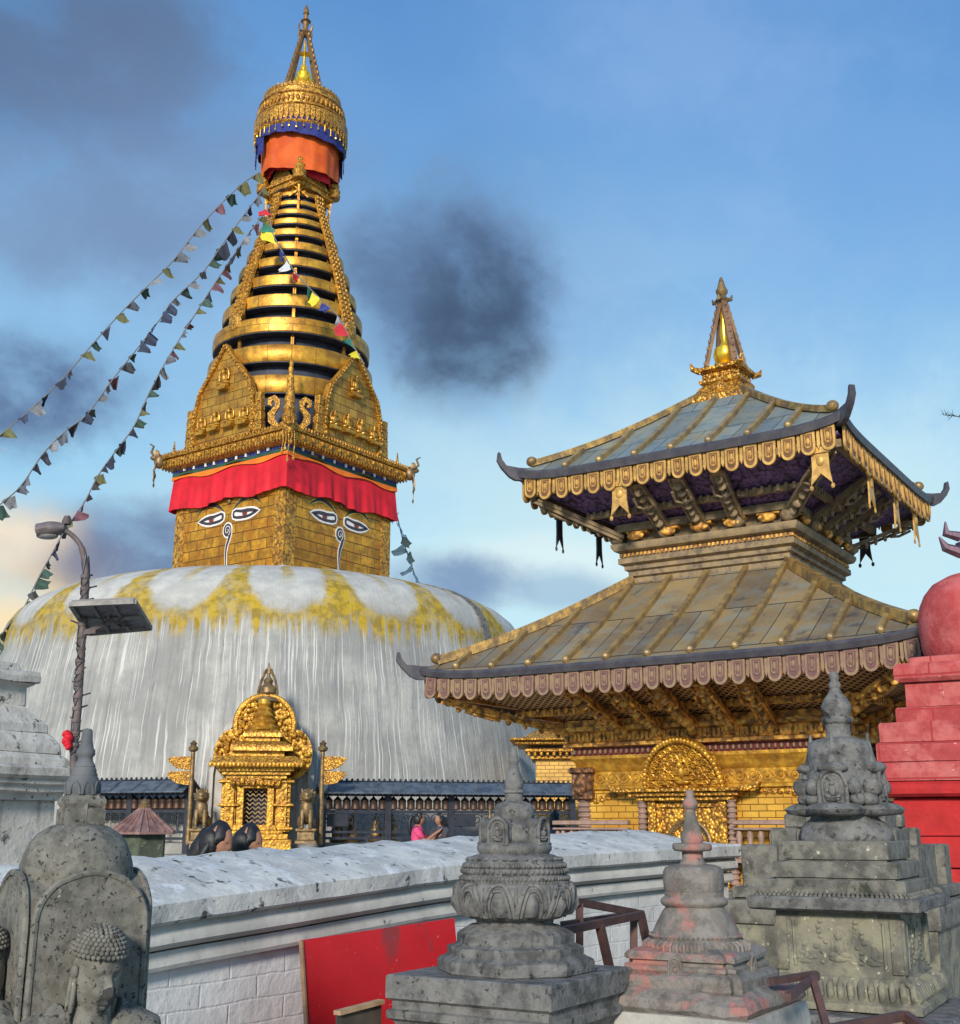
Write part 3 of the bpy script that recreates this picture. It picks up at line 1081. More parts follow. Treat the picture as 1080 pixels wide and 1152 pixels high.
# ---------------------------------------------------------------- guardian lions
def lion(px, label, mirror):
    p = at(px, 945, 28.6)
    r_ = empty('guardian_lion_statue', (p.x, 28.6, 1.33), R(6), label, 'statue', 'pair of guardian lions at the shrine')
    mb = MB()
    r_.scale = (.80, .80, .86)
    mb.loft(SQ, [(.30, 0), (.30, .06), (.24, .1), (.24, .28), (.29, .33), (.29, .38)])
    mb.build('pedestal', bronze, r_)
    mb = MB()
    mb.ball((0, .12, .72), (.20, .30, .24), None, 12, 8)
    mb.ball((0, -.12, .90), (.19, .20, .28), None, 12, 8)
    for sx in (-1, 1):
        mb.tube([(sx * .11, -.20, .85), (sx * .12, -.24, .6), (sx * .12, -.24, .40)], [.085, .06, .05], 8)
        mb.ball((sx * .12, -.28, .41), (.065, .09, .05), None, 8, 5)
        mb.ball((sx * .17, .18, .55), (.10, .2, .18), None, 8, 6)
        mb.ball((sx * .17, -.0, .41), (.06, .14, .045), None, 8, 5)
    mb.ball((0, -.22, 1.22), (.17, .17, .17), None, 12, 8)
    mb.ball((0, -.37, 1.17), (.10, .09, .08), None, 8, 6)
    for sx in (-1, 1):
        mb.tube([(sx * .12, -.2, 1.3), (sx * .16, -.2, 1.42)], [.06, .01], 6)
        mb.ball((sx * .07, -.37, 1.27), .03, None, 6, 4)
    for i in range(16):
        t_ = 2 * PI * i / 16
        mb.ball((math.cos(t_) * .17, -.14, 1.2 + math.sin(t_) * .18), (.05, .07, .05), None, 6, 4)
    mb.tube([(.0, .38, .6), (mirror * .1, .5, .9), (mirror * .16, .45, 1.25), (mirror * .22, .4, 1.36)], [.05, .07, .1, .03], 7)
    mb.rough(.012, 9, 2)
    mb.build('lion_body', bronze, r_, sharp=60)


lion(225, 'small bronze lion on a pedestal left of the gold shrine, half hidden by a head', -1)
lion(344, 'small bronze lion on a pedestal right of the gold shrine', 1)

# ---------------------------------------------------------------- flag poles
def flagpole(px, sgn, label):
    p = at(px, 945, 29.0)
    r_ = empty('banner_pole', (p.x, 29.0, 1.3), 0, label, 'flag pole', 'poles with metal pennants beside the shrine')
    zt = zr(846, 29.0) - 1.3
    mb = MB()
    mb.tube([(0, 0, 0), (0, 0, zt)], [.07, .05], 10)
    mb.lathe([(.05, zt), (.11, zt + .04), (.12, zt + .1), (.06, zt + .16), (.09, zt + .2), (.02, zt + .27)], 12)
    mb.build('pole', bronze, r_)
    for z in (zt - .28, zt - .62):
        mb = MB()
        pts = [(0, z + .18), (.3, z + .17), (.52, z + .16), (.58, z + .1), (.52, z + .02), (.36, z - .10), (.12, z - .14), (0, z - .13)]
        mb.prism([(x * sgn, zz) for x, zz in pts], -.02, .02, RZ(R(-6 * sgn)))
        mb.build('pennant', gold_fine, r_)


flagpole(211.5, -1, 'pole with two gold pennants pointing left of the gold shrine')
flagpole(360, 1, 'pole with two gold pennants pointing right of the gold shrine')

# ---------------------------------------------------------------- prayer wheel railings
def scroll(mb, cx, cz, y, s=1, m=1):
    pts = []
    for i in range(22):
        t_ = i / 21
        an = t_ * PI * 3.2
        r_ = .19 * s * (1 - .8 * t_)
        pts.append((cx + m * (math.cos(an) * r_), y, cz + math.sin(an) * r_))
    mb.tube(pts, .013, 5, None)
    mb.tube([(cx + m * .19 * s, y, cz), (cx + m * .22 * s, y, cz - .2), (cx + m * .05, y, cz - .30)], .013, 5)


whl = None


def railing(pA, pB, npanel, label, perpanel=7):
    global whl
    A = at(pA[0], 945, pA[1])
    B = at(pB[0], 945, pB[1])
    L = math.hypot(B.x - A.x, B.y - A.y)
    r_ = empty('prayer_wheel_railing', (A.x, A.y, 1.33), math.atan2(B.y - A.y, B.x - A.x), label, 'railing', 'railings hung with prayer wheels round the dome')
    z = lambda row: zr(row, pA[1]) - 1.33
    zt, zb = z(879), z(891.5)
    for k in range(npanel + 1):
        x = L * k / npanel
        mb = MB()
        mb.box(x - .08, x + .08, -.07, .07, -.3, zb + .06, b=.01)
        mb.build('post', black_metal, r_)
    # sloping sheet roof with rolled seams
    mb = MB()
    mb.rings([[(x_, -.48, zb), (x_, -.0, zt), (x_, .42, zb), (x_, .42, zb - .03), (x_, 0, zt - .04), (x_, -.48, zb - .035)] for x_ in (-.15, L + .12)])
    rf = mb.build('sheet_roof', slate, r_)
    n = int(L / .62)
    for i in range(n + 1):
        mb = MB()
        x_ = .1 + (L - .2) * i / n
        mb.tube([(x_, -.48, zb + .01), (x_, 0, zt + .01)], .028, 6)
        mb.build('roof_seam', slate, rf)
    mb = MB()
    mb.tube([(-.12, 0, zt + .01), (L + .1, 0, zt + .01)], .02, 6)
    mb.box(-.12, L + .1, -.475, -.455, zb - .035, zb - .01)
    n = int(L / .13)
    for i in range(n + 1):
        x_ = -.1 + (L + .15) * i / n
        mb.ball((x_, .0, zt + .035), (.035, .04, .05), None, 6, 4)
        mb.prism([(x_ - .03, zb - .02), (x_ + .03, zb - .02), (x_, zb - .07)], -.47, -.45)
    mb.build('roof_trim', black_metal, rf)
    for row, t_ in ((893, .05), (913, .035), (936, .03), (943, .03)):
        mb = MB()
        zz = z(row)
        mb.box(0, L, -.03, .03, zz - t_, zz + t_)
        mb.build('rail', black_metal, r_)
    z0, z1 = z(911.5), z(896)
    for k in range(npanel):
        for i in range(perpanel):
            x = L * (k + (i + .62) / (perpanel + .25)) / npanel
            if whl is None:
                mb = MB()
                h = z1 - z0 - .06
                mb.lathe([(.03, -.02), (.1, 0), (.105, .03), (.095, .05), (.095, h - .1), (.105, h - .08), (.10, h - .05), (.05, h), (.02, h + .03), (.02, h + .16)], 14)
                whl = mb.build('prayer_wheel', wheelm, r_)
                whl.location = (x, 0, z0 + .03)
            else:
                dup(whl, r_, loc=(x, 0, z0 + .03))
    mb = MB()
    for k in range(npanel):
        xa, xb = L * k / npanel, L * (k + 1) / npanel
        w = xb - xa
        cz = (z(913) + z(936)) / 2
        for i in range(3):
            cx = xa + w * (i + .5) / 3
            scroll(mb, cx - .13, cz + .06, 0, .75, 1)
            scroll(mb, cx + .13, cz + .06, 0, .75, -1)
            mb.tube([(cx, 0, z(936)), (cx, 0, z(913))], .012, 5)
    mb.build('scrollwork', black_metal, r_)
    for k in range(npanel):
        xa = L * k / npanel
        if k % 2 == 0:
            mb = MB()
            mb.box(xa + .1, xa + .62, -.05, -.02, z(930), z(915), b=.01)
            mb.build('enamel_panel', black_metal, r_)
    return r_


railing((362, 29.8), (644, 31.6), 4, 'long black railing of prayer wheels right of the gold shrine')
railing((80, 30.6), (210, 29.6), 2, 'black railing of prayer wheels left of the gold shrine behind the little copper roof', 8)

# butter-lamp figures behind the railing (dark cones)
for i, px in enumerate((381, 398, 424, 441, 551, 569)):
    p = at(px, 936, 30.9)
    mb = MB()
    mb.lathe([(.17, 0), (.2, .05), (.13, .12), (.15, .3), (.09, .42), (.1, .5), (.05, .62), (.01, .82)], 14, T(p.x, 30.6, 1.33))
    o = mb.build('small_votive_stupa', bronze, None)
    tag(o, 'small dark votive cone behind the prayer wheel railing, ' + ('first', 'second', 'third', 'fourth', 'fifth', 'sixth')[i] + ' from the left', 'votive stupa', 'small dark votive cones behind the railing')

# ---------------------------------------------------------------- gold shrine half hidden behind the pagoda
p = at(630, 945, 33.4)
r2 = empty('side_gilded_shrine', (p.x, 33.4, 1.0), R(-4), 'pale gold building corner showing between dome and pagoda', 'shrine')
z2 = lambda row: zr(row, 32.9) - 1.0
mb = MB()
mb.box(-.62, 1.9, -.3, 1.5, 0, z2(852))
mb.build('wall', mat('dull_gilt_brick', (.62, .36, .07), (.44, .24, .05), 1.2, .55, .3, brick=(.24, .10, .008, (.2, .1, .03), .01, .8)), r2)
mb = MB()
for (w, a, b_) in ((.75, 854, 850), (.9, 846, 842), (1.15, 838, 834), (1.3, 834, 831)):
    mb.box(-w, 1.9 + w - .6, -.3 - (w - .62), 1.5, z2(a), z2(b_), b=.02)
for i in range(18):
    mb.ball((-.8 + i * .17, -.52, z2(848)), (.05, .05, .07), None, 6, 4)
mb.build('cornice', gold_fine, r2)
mb = MB()
mb.rings([[(-1.0, -.7, z2(831)), (2.6, -.7, z2(831)), (2.6, 1.5, z2(831)), (-1.0, 1.5, z2(831))], [(-.5, -.1, z2(818)), (2.1, -.1, z2(818)), (2.1, 1.2, z2(818)), (-.5, 1.2, z2(818))]])
mb.box(-.45, 2.0, -.05, 1.1, z2(818), z2(811))
mb.build('roof', gold_fine, r2)

# ---------------------------------------------------------------- hut with copper roof
p = at(160, 945, 14.0)
hut = empty('small_stone_shrine', (p.x, 14.0, .3), R(10), 'low green-stained stone shrine with a pinkish copper pyramid roof', 'shrine')
hz = lambda row: zr(row, 14.0) - .3
hs = mpp(940, 14.0)
mb = MB()
mb.loft(circ(6, PI / 6), [(28 * hs, -.3), (28 * hs, hz(937))])
mb.build('wall', mat('mossy_stone', (.10, .115, .075), (.05, .06, .04), 6, .9, bumps=((18, .6, .02),), spots=(((.35, .36, .28), 14, .60, .7),)), hut)
mb = MB()
pl = circ(6, PI / 6)
mb.loft(pl, [(40 * hs, hz(938.5)), (40 * hs, hz(936)), (26 * hs, hz(926)), (12 * hs, hz(915)), (5 * hs, hz(909))])
hr = mb.build('roof', mat('pinkish_copper', (.26, .135, .11), (.17, .09, .075), 8, .6, .3, bumps=((30, .4, .01),), mott=((.36, .22, .19), 10, .6)), hut, sharp=15)
mb = MB()
for i in range(24):
    t_ = 2 * PI * i / 24 + PI / 6
    k = math.cos(PI / 6) / math.cos(((t_ - PI / 6 + PI / 6) % (PI / 3)) - PI / 6) if True else 1
    c_, s_ = math.cos(t_), math.sin(t_)
    kk = math.cos(PI / 6) / math.cos(((t_ - PI / 6) % (PI / 3)) - PI / 6)
    mb.tube([(c_ * 40 * hs * kk, s_ * 40 * hs * kk, hz(935.5)), (c_ * 26 * hs * kk, s_ * 26 * hs * kk, hz(925.5)), (c_ * 12 * hs * kk, s_ * 12 * hs * kk, hz(914.5)), (c_ * 5 * hs * kk, s_ * 5 * hs * kk, hz(908.5))], .012, 5)
mb.build('roof_rib', bpy.data.materials['pinkish_copper'], hr)
mb = MB()
mb.lathe([(.06, hz(910)), (.07, hz(907)), (.04, hz(905)), (.05, hz(903)), (.01, hz(898))], 10)
mb.build('finial', bronze, hut)

# ================================================================== prayer flags
FC = [(.26, .27, .29), (.05, .10, .075), (.05, .065, .12), (.17, .07, .09), (.17, .17, .07), (.14, .155, .19), (.025, .032, .055)]
FM = []
for i, c_ in enumerate(FC):
    FM.append(mat('flag_cloth_%s' % ('white', 'green', 'blue', 'rose', 'yellow', 'grey', 'indigo')[i], c_, tuple(q * .6 for q in c_), 4, .85, bumps=((10, .4, .02),)))
cord_m = mat('grey_cord', (.16, .15, .15), None, 10, .8)


def flag_mesh(name, mt, seed):
    rnd = random.Random(seed)
    mb = MB()
    w, h = rnd.uniform(.40, .52), rnd.uniform(.34, .46)
    n = 5
    sk = rnd.uniform(-.45, .5)
    taper = rnd.uniform(.3, .92)
    rr = []
    for j in range(n + 1):
        t_ = j / n
        ww = w * (1 - taper * t_)
        rr.append([(-ww / 2 + sk * t_ * w + ww * i / n, .05 * math.sin(i * 1.3 + j * .8 + seed) * (t_ + .2), -h * t_ + .03 * math.sin(i + seed)) for i in range(n + 1)])
    vv = [mb._v(r) for r in rr]
    for A, B in zip(vv, vv[1:]):
        for i in range(n): mb._f([A[i], A[i + 1], B[i + 1], B[i]])
    bmesh.ops.recalc_face_normals(mb.bm, faces=mb.bm.faces[:])
    return mb.build(name, mt, None, sharp=80)


flag_protos = []
for i in range(14):
    f_ = flag_mesh('flag', FM[(i * 3) % 7], i)
    flag_protos.append(f_)
used_proto = set()


def flagline(pts, Y0, Y1, flags, label, scale=1.0, seed=0, cols=None, drop=0, dark=True):
    """pts pixel polyline; flags = parameter list"""
    rnd = random.Random(seed)
    P = []
    for i, (px, py) in enumerate(pts):
        t_ = i / (len(pts) - 1)
        P.append(at(px, py, Y0 + (Y1 - Y0) * t_))
    r_ = empty('prayer_flag_line', tuple(P[0]), 0, label, 'prayer flags', 'strings of prayer flags from the spire')
    o0 = P[0].copy()
    # smooth
    Q = []
    for i in range(len(P) - 1):
        p0, p1, p2, p3 = P[max(i - 1, 0)], P[i], P[i + 1], P[min(i + 2, len(P) - 1)]
        for k in range(6):
            t_ = k / 6
            Q.append(.5 * ((2 * p1) + (p2 - p0) * t_ + (2 * p0 - 5 * p1 + 4 * p2 - p3) * t_ ** 2 + (3 * p1 - p0 - 3 * p2 + p3) * t_ ** 3) - o0)
    Q.append(P[-1] - o0)
    mb = MB()
    mb.tube(Q, .022, 5)
    mb.build('cord', cord_m, r_)
    L = [0]
    for a, b_ in zip(Q, Q[1:]): L.append(L[-1] + (b_ - a).length)
    for i in range(flags):
        s_ = L[-1] * (i + .5 + rnd.uniform(-.22, .22)) / flags
        j = max(k for k in range(len(L)) if L[k] <= s_)
        j = min(j, len(Q) - 2)
        t_ = (s_ - L[j]) / max(L[j + 1] - L[j], 1e-6)
        p = Q[j].lerp(Q[j + 1], t_)
        d = (Q[j + 1] - Q[j]).normalized()
        idx = rnd.randrange(14)
        sc = scale * rnd.uniform(.75, 1.15)
        yaw = math.atan2(d.y, d.x)
        pit = math.asin(max(-1, min(1, d.z)))
        if abs(yaw) > PI / 2:
            yaw -= PI
            pit = -pit
        M = T(*p) @ RZ(yaw + rnd.uniform(-.9, .9)) @ RY(-pit * rnd.uniform(.5, 1.2)) @ RX(rnd.uniform(-.9, .9)) @ S(sc, sc, sc)
        if idx not in used_proto:
            used_proto.add(idx)
            o = flag_protos[idx]
            o.parent = r_
            o.matrix_local = M
        else:
            o = dup(flag_protos[idx], r_, M=M)
        if cols:
            o.data = flag_protos[idx].data.copy()
            o.data.materials[0] = cols[i % len(cols)]


S1 = [(292, 194), (270, 209), (230, 249), (195, 293), (166, 322), (137, 351), (107, 384), (76, 420), (45, 451), (7, 484), (-40, 520)]
S2 = [(299, 212), (291, 220), (253, 271), (230, 304), (195, 338), (178, 362), (149, 399), (126, 428), (98, 466), (75, 484), (49, 510), (24, 546), (2, 566), (-40, 600)]
S3 = [(304, 232), (279, 264), (253, 302), (230, 337), (208, 372), (186, 408), (168, 442), (151, 479), (133, 504), (111, 534), (95, 565), (75, 593), (59, 622), (43, 651), (25, 687), (12, 700), (-10, 730)]
flagline(S1, 39, 36, 24, 'uppermost of the three strings of small flags running left from the spire top', .92, 1)
flagline(S2, 38.9, 35.5, 36, 'middle one of the three strings of small flags running left from the spire top', .90, 2)
flagline(S3, 38.7, 35, 50, 'lowest and steepest of the three flag strings on the left of the spire', .85, 3)
bright = [mat('bright_flag_red', (.62, .03, .04), (.45, .02, .03), 3, .8), mat('bright_flag_green', (.03, .22, .14), (.02, .15, .1), 3, .8),
          mat('bright_flag_yellow', (.72, .62, .04), (.6, .5, .03), 3, .8), mat('bright_flag_blue', (.05, .06, .25), (.03, .04, .2), 3, .8), mat('bright_flag_white', (.6, .6, .62), (.5, .5, .5), 3, .8)]
flagline([(300, 232), (307, 262), (313, 275), (320, 287), (331, 305), (347, 323), (364, 340), (382, 358), (397, 388), (410, 410)], 36.9, 35.9, 13,
         'string of bright coloured flags draped across the front of the gold rings', .95, 4, cols=bright)
pale1 = mat('faded_flag_blue', (.62, .72, .76), (.5, .6, .64), 4, .85)
pale2 = mat('faded_flag_green', (.52, .66, .62), (.42, .54, .5), 4, .85)
flagline([(442, 560), (449, 590), (454, 610), (461, 630), (467, 648), (474, 668), (486, 700)], 42.5, 47, 12,
         'faded flag string dropping behind the right side of the tower', 1.1, 5, cols=[pale1, pale2])
for i in range(14):
    if i not in used_proto:
        bpy.data.objects.remove(flag_protos[i])
# ================================================================== PAGODA
copper_roof = None


def roof_material(name, c1, c2, c3, c4):
    m, t, b = newmat(name)
    tc = t.new('ShaderNodeTexCoord')
    ob = tc.outputs['Object']
    n1 = t.noise(ob, 1.1, 6, .65)
    n2 = t.noise(ob, 3.5, 6, .65)
    c = t.mix(t.ss(n1, .38, .62), c1, c2)
    c = t.mix(t.math('MULTIPLY', t.ss(n2, .46, .64), .7), c, c3)
    bt = t.new('ShaderNodeTexBrick')
    t.link(tc.outputs['UV'], bt.inputs['Vector'])
    for k, v in (('Scale', 1), ('Brick Width', .52), ('Row Height', .60), ('Mortar Size', .006), ('Mortar Smooth', .2)): bt.inputs[k].default_value = v
    bt.inputs['Color1'].default_value = (1, 1, 1, 1)
    bt.inputs['Color2'].default_value = (.62, .62, .66, 1)
    c = t.mix(1., c, bt.outputs['Color'], 'MULTIPLY')
    c = t.mix(t.math('MULTIPLY', bt.outputs['Fac'], .8), c, (.04, .035, .03))
    c = t.mix(t.math('MULTIPLY', t.ss(t.noise(ob, 2.1, 7, .7), .56, .68), .8), c, c4)
    t.setin(b.inputs['Base Color'], c)
    b.inputs['Metallic'].default_value = .35
    t.link(t.math('MULTIPLY_ADD', n2, .4, .32), b.inputs['Roughness'])
    p_ = t.bump(t.math('SUBTRACT', 1., bt.outputs['Fac']), .6, .01)
    p_ = t.bump(t.noise(ob, 5, 4), .4, .03, p_)
    t.link(p_, b.inputs['Normal'])
    return m


lower_sheet = roof_material('lower_copper_sheets', (.42, .30, .145), (.28, .215, .135), (.29, .30, .25), (.085, .08, .08))
upper_sheet = roof_material('upper_metal_sheets', (.24, .29, .29), (.33, .34, .26), (.15, .20, .22), (.36, .27, .11))
rib_m = mat('copper_seam', (.40, .27, .10), (.22, .15, .08), 6, .5, .4, bumps=((20, .5, .01),))
ridge_m = mat('gilt_ridge', (.48, .29, .08), (.26, .16, .06), 4, .5, .45, bumps=((14, .5, .02),), mott=((.12, .08, .05), 8, .6))
edge_m = mat('dark_lead_edge', (.055, .05, .062), (.09, .08, .085), 6, .5, .25, bumps=((12, .4, .01),))
plaq_in = mat('plaque_inset', (.22, .09, .03), (.12, .05, .02), 12, .6, .2)
plaq_in2 = mat('dull_plaque_inset', (.17, .08, .075), (.12, .06, .055), 12, .8)
plaq_gold = mat('gilt_plaque', (.66, .385, .10), (.42, .23, .065), 9, .5, .35, bumps=((50, .5, .004),))
plaq_dull = mat('faded_wood_plaque', (.27, .18, .105), (.20, .11, .085), 2.2, .75, .1, bumps=((50, .5, .004),), mott=((.34, .22, .12), 12, .6))
wood_gilt = mat('gilt_timber', (1.0, .52, .09), (.72, .33, .05), 5, .55, .12, bumps=((14, .5, .02), (60, .4, .005)), carve=(14, .02, 1, (.12, .045, .015)), mott=((.30, .12, .03), 5, .5))
wood_dark = mat('dark_carved_timber', (.17, .095, .045), (.07, .045, .03), 6, .7, .1, bumps=((18, .5, .015),), carve=(16, .02, 1, (.02, .012, .01)))
wood_weath = mat('weathered_carved_timber', (.25, .18, .105), (.125, .092, .065), 5, .75, .1, bumps=((18, .5, .015),), mott=((.36, .25, .12), 9, .6))


def lattice_material():
    m, t, b = newmat('lattice_soffit')
    tc = t.new('ShaderNodeTexCoord')
    uv = tc.outputs['UV']
    r_ = t.mapping(uv, (1, 1, 1), (0, 0, 0), (0, 0, PI / 4))
    x, y, z = t.sep(r_)
    a = t.math('PINGPONG', x, .035)
    b_ = t.math('PINGPONG', y, .035)
    mn = t.math('MINIMUM', a, b_)
    f_ = t.ss(mn, .010, .016)
    c = t.mix(f_, (.70, .38, .12), (.05, .022, .02))
    t.setin(b.inputs['Base Color'], c)
    b.inputs['Roughness'].default_value = .7
    t.link(t.bump(t.math('SUBTRACT', 1., f_), .8, .015), b.inputs['Normal'])
    return m


lattice = lattice_material()
purple = mat('purple_stained_soffit', (.22, .12, .30), (.12, .07, .16), 6, .75, bumps=((14, .5, .02),), carve=(18, .02, 1, (.02, .012, .02)))

PX, PY, PA = 3.50, 16.0, -R(32.9)
pag = empty('pagoda_temple', (PX, PY, 0), PA, 'two-tiered pagoda temple with gilded brick walls and copper roofs', 'temple')
W = 1.60
mb = MB()
mb.loft(SQ, [(W + .9, -.2), (W + .9, .35), (W + .75, .4), (W + .75, .75), (W + .5, .8), (W + .5, 1.0)])
mb.build('plinth', stone_b, pag)
mb = MB()
mb.loft(SQ, [(W - .02, .9), (W, .95), (W, 2.52)])
wall = mb.build('gilded_wall', gold_brick, pag)
# friezes and cornice
mb = MB()
mb.loft(SQ, [(W + .002, 2.13), (W + .03, 2.15), (W + .03, 2.18), (W + .012, 2.2), (W + .012, 2.36), (W + .03, 2.38), (W + .05, 2.42), (W + .06, 2.47), (W + .10, 2.52), (W + .10, 2.56)])
for a in range(4):
    M = RZ(a * PI / 2)
    for i in range(19):
        u = -W + .1 + i * (2 * W - .2) / 18
        ring_ = [(u + math.cos(t) * .055, -W - .02, 2.28 + math.sin(t) * .055) for t in [2 * PI * k / 10 for k in range(11)]]
        mb.tube(ring_, .011, 5, M)
        mb.ball((u, -W - .02, 2.28), (.025, .02, .025), M, 6, 4)
        mb.tube([(u + .055, -W - .015, 2.32), (u + .085, -W - .02, 2.28), (u + .11, -W - .015, 2.24)], .01, 4, M)
frz = mb.build('frieze_band', gold_shrine, wall)
mb = MB()
mb.loft(SQ, [(W + .07, 2.555), (W + .07, 2.66)])
dent = mb.build('red_dentil_ground', mat('dark_red_paint', (.20, .02, .02), (.12, .015, .015), 8, .6), wall)
mb = MB()
for a in range(4):
    M = RZ(a * PI / 2)
    n = 46
    for i in range(n):
        u = -W - .04 + i * (2 * W + .08) / (n - 1)
        mb.ball((u, -W - .10, 2.605), (.022, .03, .032), M, 7, 5)
mb.build('dentil_bead', plaq_dull, dent)
mb = MB()
mb.loft(SQ, [(W + .08, 2.66), (W + .17, 2.67), (W + .17, 2.71), (W + .13, 2.73), (W + .13, 2.84), (W + .22, 2.86), (W + .22, 2.91), (W - .1, 2.95)])
for a in range(4):
    M = RZ(a * PI / 2)
    for i in range(60):
        u = -W - .12 + i * (2 * W + .24) / 59
        mb.box(u - .016, u + .016, -W - .155, -W - .12, 2.74, 2.83, M)
mb.build('upper_cornice', wood_gilt, wall)

# corner capitals and striped colonnettes, balcony rails
stripe = mat('striped_colonnette', (.34, .22, .17), (.24, .15, .12), 8, .7)
cap_m = mat('dark_carved_capital', (.26, .12, .045), (.14, .06, .025), 8, .6, .2, bumps=((20, .5, .01),), carve=(16, .03, 1, (.03, .012, .008)))
for k in range(4):
    M = RZ(k * PI / 2) @ T(-W + .03, -W + .03, 0)
    mb = MB()
    mb.box(-.13, .15, -.13, .15, 2.02, 2.36, M, .02)
    mb.box(-.16, .18, -.16, .18, 2.34, 2.42, M, .02)
    mb.ball((-.13, .0, 2.19), (.05, .1, .13), M, 8, 6)
    mb.ball((.0, -.13, 2.19), (.1, .05, .13), M, 8, 6)
    mb.build('corner_capital', cap_m, wall)
    mb = MB()
    pr_ = []
    z = 1.0
    while z < 2.02:
        pr_ += [(.075, z), (.10, z + .018), (.10, z + .038), (.075, z + .055)]
        z += .062
    mb.lathe(pr_, 14, M @ T(.0, .0, 0))
    mb.build('corner_colonnette', stripe, wall)
DX = -.16
for a in range(4):
    M = RZ(a * PI / 2)
    # door
    dx = DX if a == 0 else 0
    mb = MB()
    for (x0, x1, z0, z1, y) in ((-.50, -.40, .95, 2.06, .10), (.40, .50, .95, 2.06, .10), (-.40, -.34, .95, 1.98, .06), (.34, .40, .95, 1.98, .06), (-.40, .40, 1.92, 1.98, .065),
                                (-.62, .62, 2.0, 2.05, .16), (-.70, .70, 2.05, 2.10, .22), (-.78, .78, 2.10, 2.14, .28)):
        mb.box(dx + x0, dx + x1, -W - y, -W + .02, z0, z1, M, .006)
    for sx in (-1, 1):
        mb.prism([(dx + sx * .78, 2.10), (dx + sx * .95, 2.14), (dx + sx * .98, 2.2), (dx + sx * .86, 2.17), (dx + sx * .70, 2.15)], -W - .26, -W - .16, M)
    df = mb.build('door_frame', wood_gilt if a != 0 else gold_fine, wall)
    mb = MB()
    mb.box(dx - .34, dx + .34, -W - .03, -W + .01, .95, 1.93, M)
    pl = [(dx + math.cos(t) * .27, 1.50 + math.sin(t) * .27) for t in [PI * i / 16 for i in range(17)]]
    dp = mb.build('door_panel', gold_fine, df)
    mb = MB()
    mb.tube([(x, -W - .05, z) for x, z in pl], .022, 6, M)
    for i in range(24):
        t_ = PI * (i + .5) / 24
        mb.ball((dx + math.cos(t_) * .235, -W - .05, 1.50 + math.sin(t_) * .235), .016, M, 6, 4)
    mb.build('door_arch', bronze, dp)
    mb = MB()
    pr_ = []
    z = .98
    while z < 2.0:
        pr_ += [(.042, z), (.060, z + .018), (.060, z + .036), (.042, z + .052)]
        z += .062
    for sx in (-1, 1):
        mb = MB()
        mb.lathe(pr_, 12, M @ T(dx + sx * .57, -W - .09, 0))
        mb.build('door_colonnette', stripe, df)
    # torana half-disc, tilted out
    B = M @ T(dx - .0, -W - .10, 2.14) @ RX(R(17))
    mb = MB()
    pl = [(math.cos(t) * .52, math.sin(t) * .62) for t in [PI * i / 26 for i in range(27)]]
    mb.prism(pl, -.02, .04, B)
    tor = mb.build('torana_disc', gold_fine, df)
    mb = MB()
    rnd = random.Random(3)
    for i in range(34):
        t_ = PI * (i + .5) / 34
        mb.ball((math.cos(t_) * .495, -.05, math.sin(t_) * .59), (.034, .03, .04), B, 7, 5)
    for rr_ in (.40, .29, .18):
        n = int(rr_ * 42)
        for i in range(n):
            t_ = PI * (i + .5) / n
            x, z = math.cos(t_) * rr_, math.sin(t_) * rr_ * 1.18 + .02
            mb.tube([(x + math.cos(q) * .032, -.045, z + math.sin(q) * .032) for q in [2 * PI * k / 7 for k in range(7)]], .011, 4, B)
            mb.ball((x, -.05, z), (.016, .02, .016), B, 5, 4)
    figure(mb, B @ T(0, -.04, .06), .36)
    for sx in (-.22, .22): figure(mb, B @ T(sx, -.04, .05), .22)
    for i in range(120):
        t_ = rnd.uniform(0, PI)
        r_ = math.sqrt(rnd.random())
        mb.ball((math.cos(t_) * .46 * r_, -.025, math.sin(t_) * .55 * r_), (.016, .022, .018), B, 5, 4)
    mb.build('torana_relief', gold_shrine, tor)
    # balcony rails
    for sx in (-1, 1):
        mb = MB()
        xa, xb = (dx + .66, W + .18) if sx > 0 else (-W - .18, dx - .66)
        for (z, h_) in ((1.72, .055), (1.66, .03), (1.30, .05), (1.02, .05)):
            mb.box(xa, xb, -W - .34, -W - .24, z, z + h_, M, .008)
        n = int((xb - xa) / .13)
        for i in range(n + 1):
            x = xa + .06 + (xb - xa - .12) * i / n
            mb.lathe([(.02, 1.34), (.038, 1.40), (.042, 1.47), (.025, 1.53), (.038, 1.60), (.02, 1.66)], 8, M @ T(x, -W - .29, 0))
        mb.build('balcony_rail', stripe, wall)
    for sx in (-1, 1):
        mb = MB()
        xa, xb = (dx + .66, W + .18) if sx > 0 else (-W - .18, dx - .66)
        mb.box(xa, xb, -W - .2, -W, .98, 1.0, M)
        mb.build('balcony_floor', wood_dark, wall)
    # scroll brackets under the frieze beside corners
    for sx in (-1, 1):
        mb = MB()
        for i in range(9):
            x = sx * (W - .2 - i * .085)
            mb.ball((x, -W - .015, 2.10 - max(0, (4 - i)) * .022), (.05, .018, .04), M, 6, 4)
        mb.build('corner_scroll', gold_fine, wall)


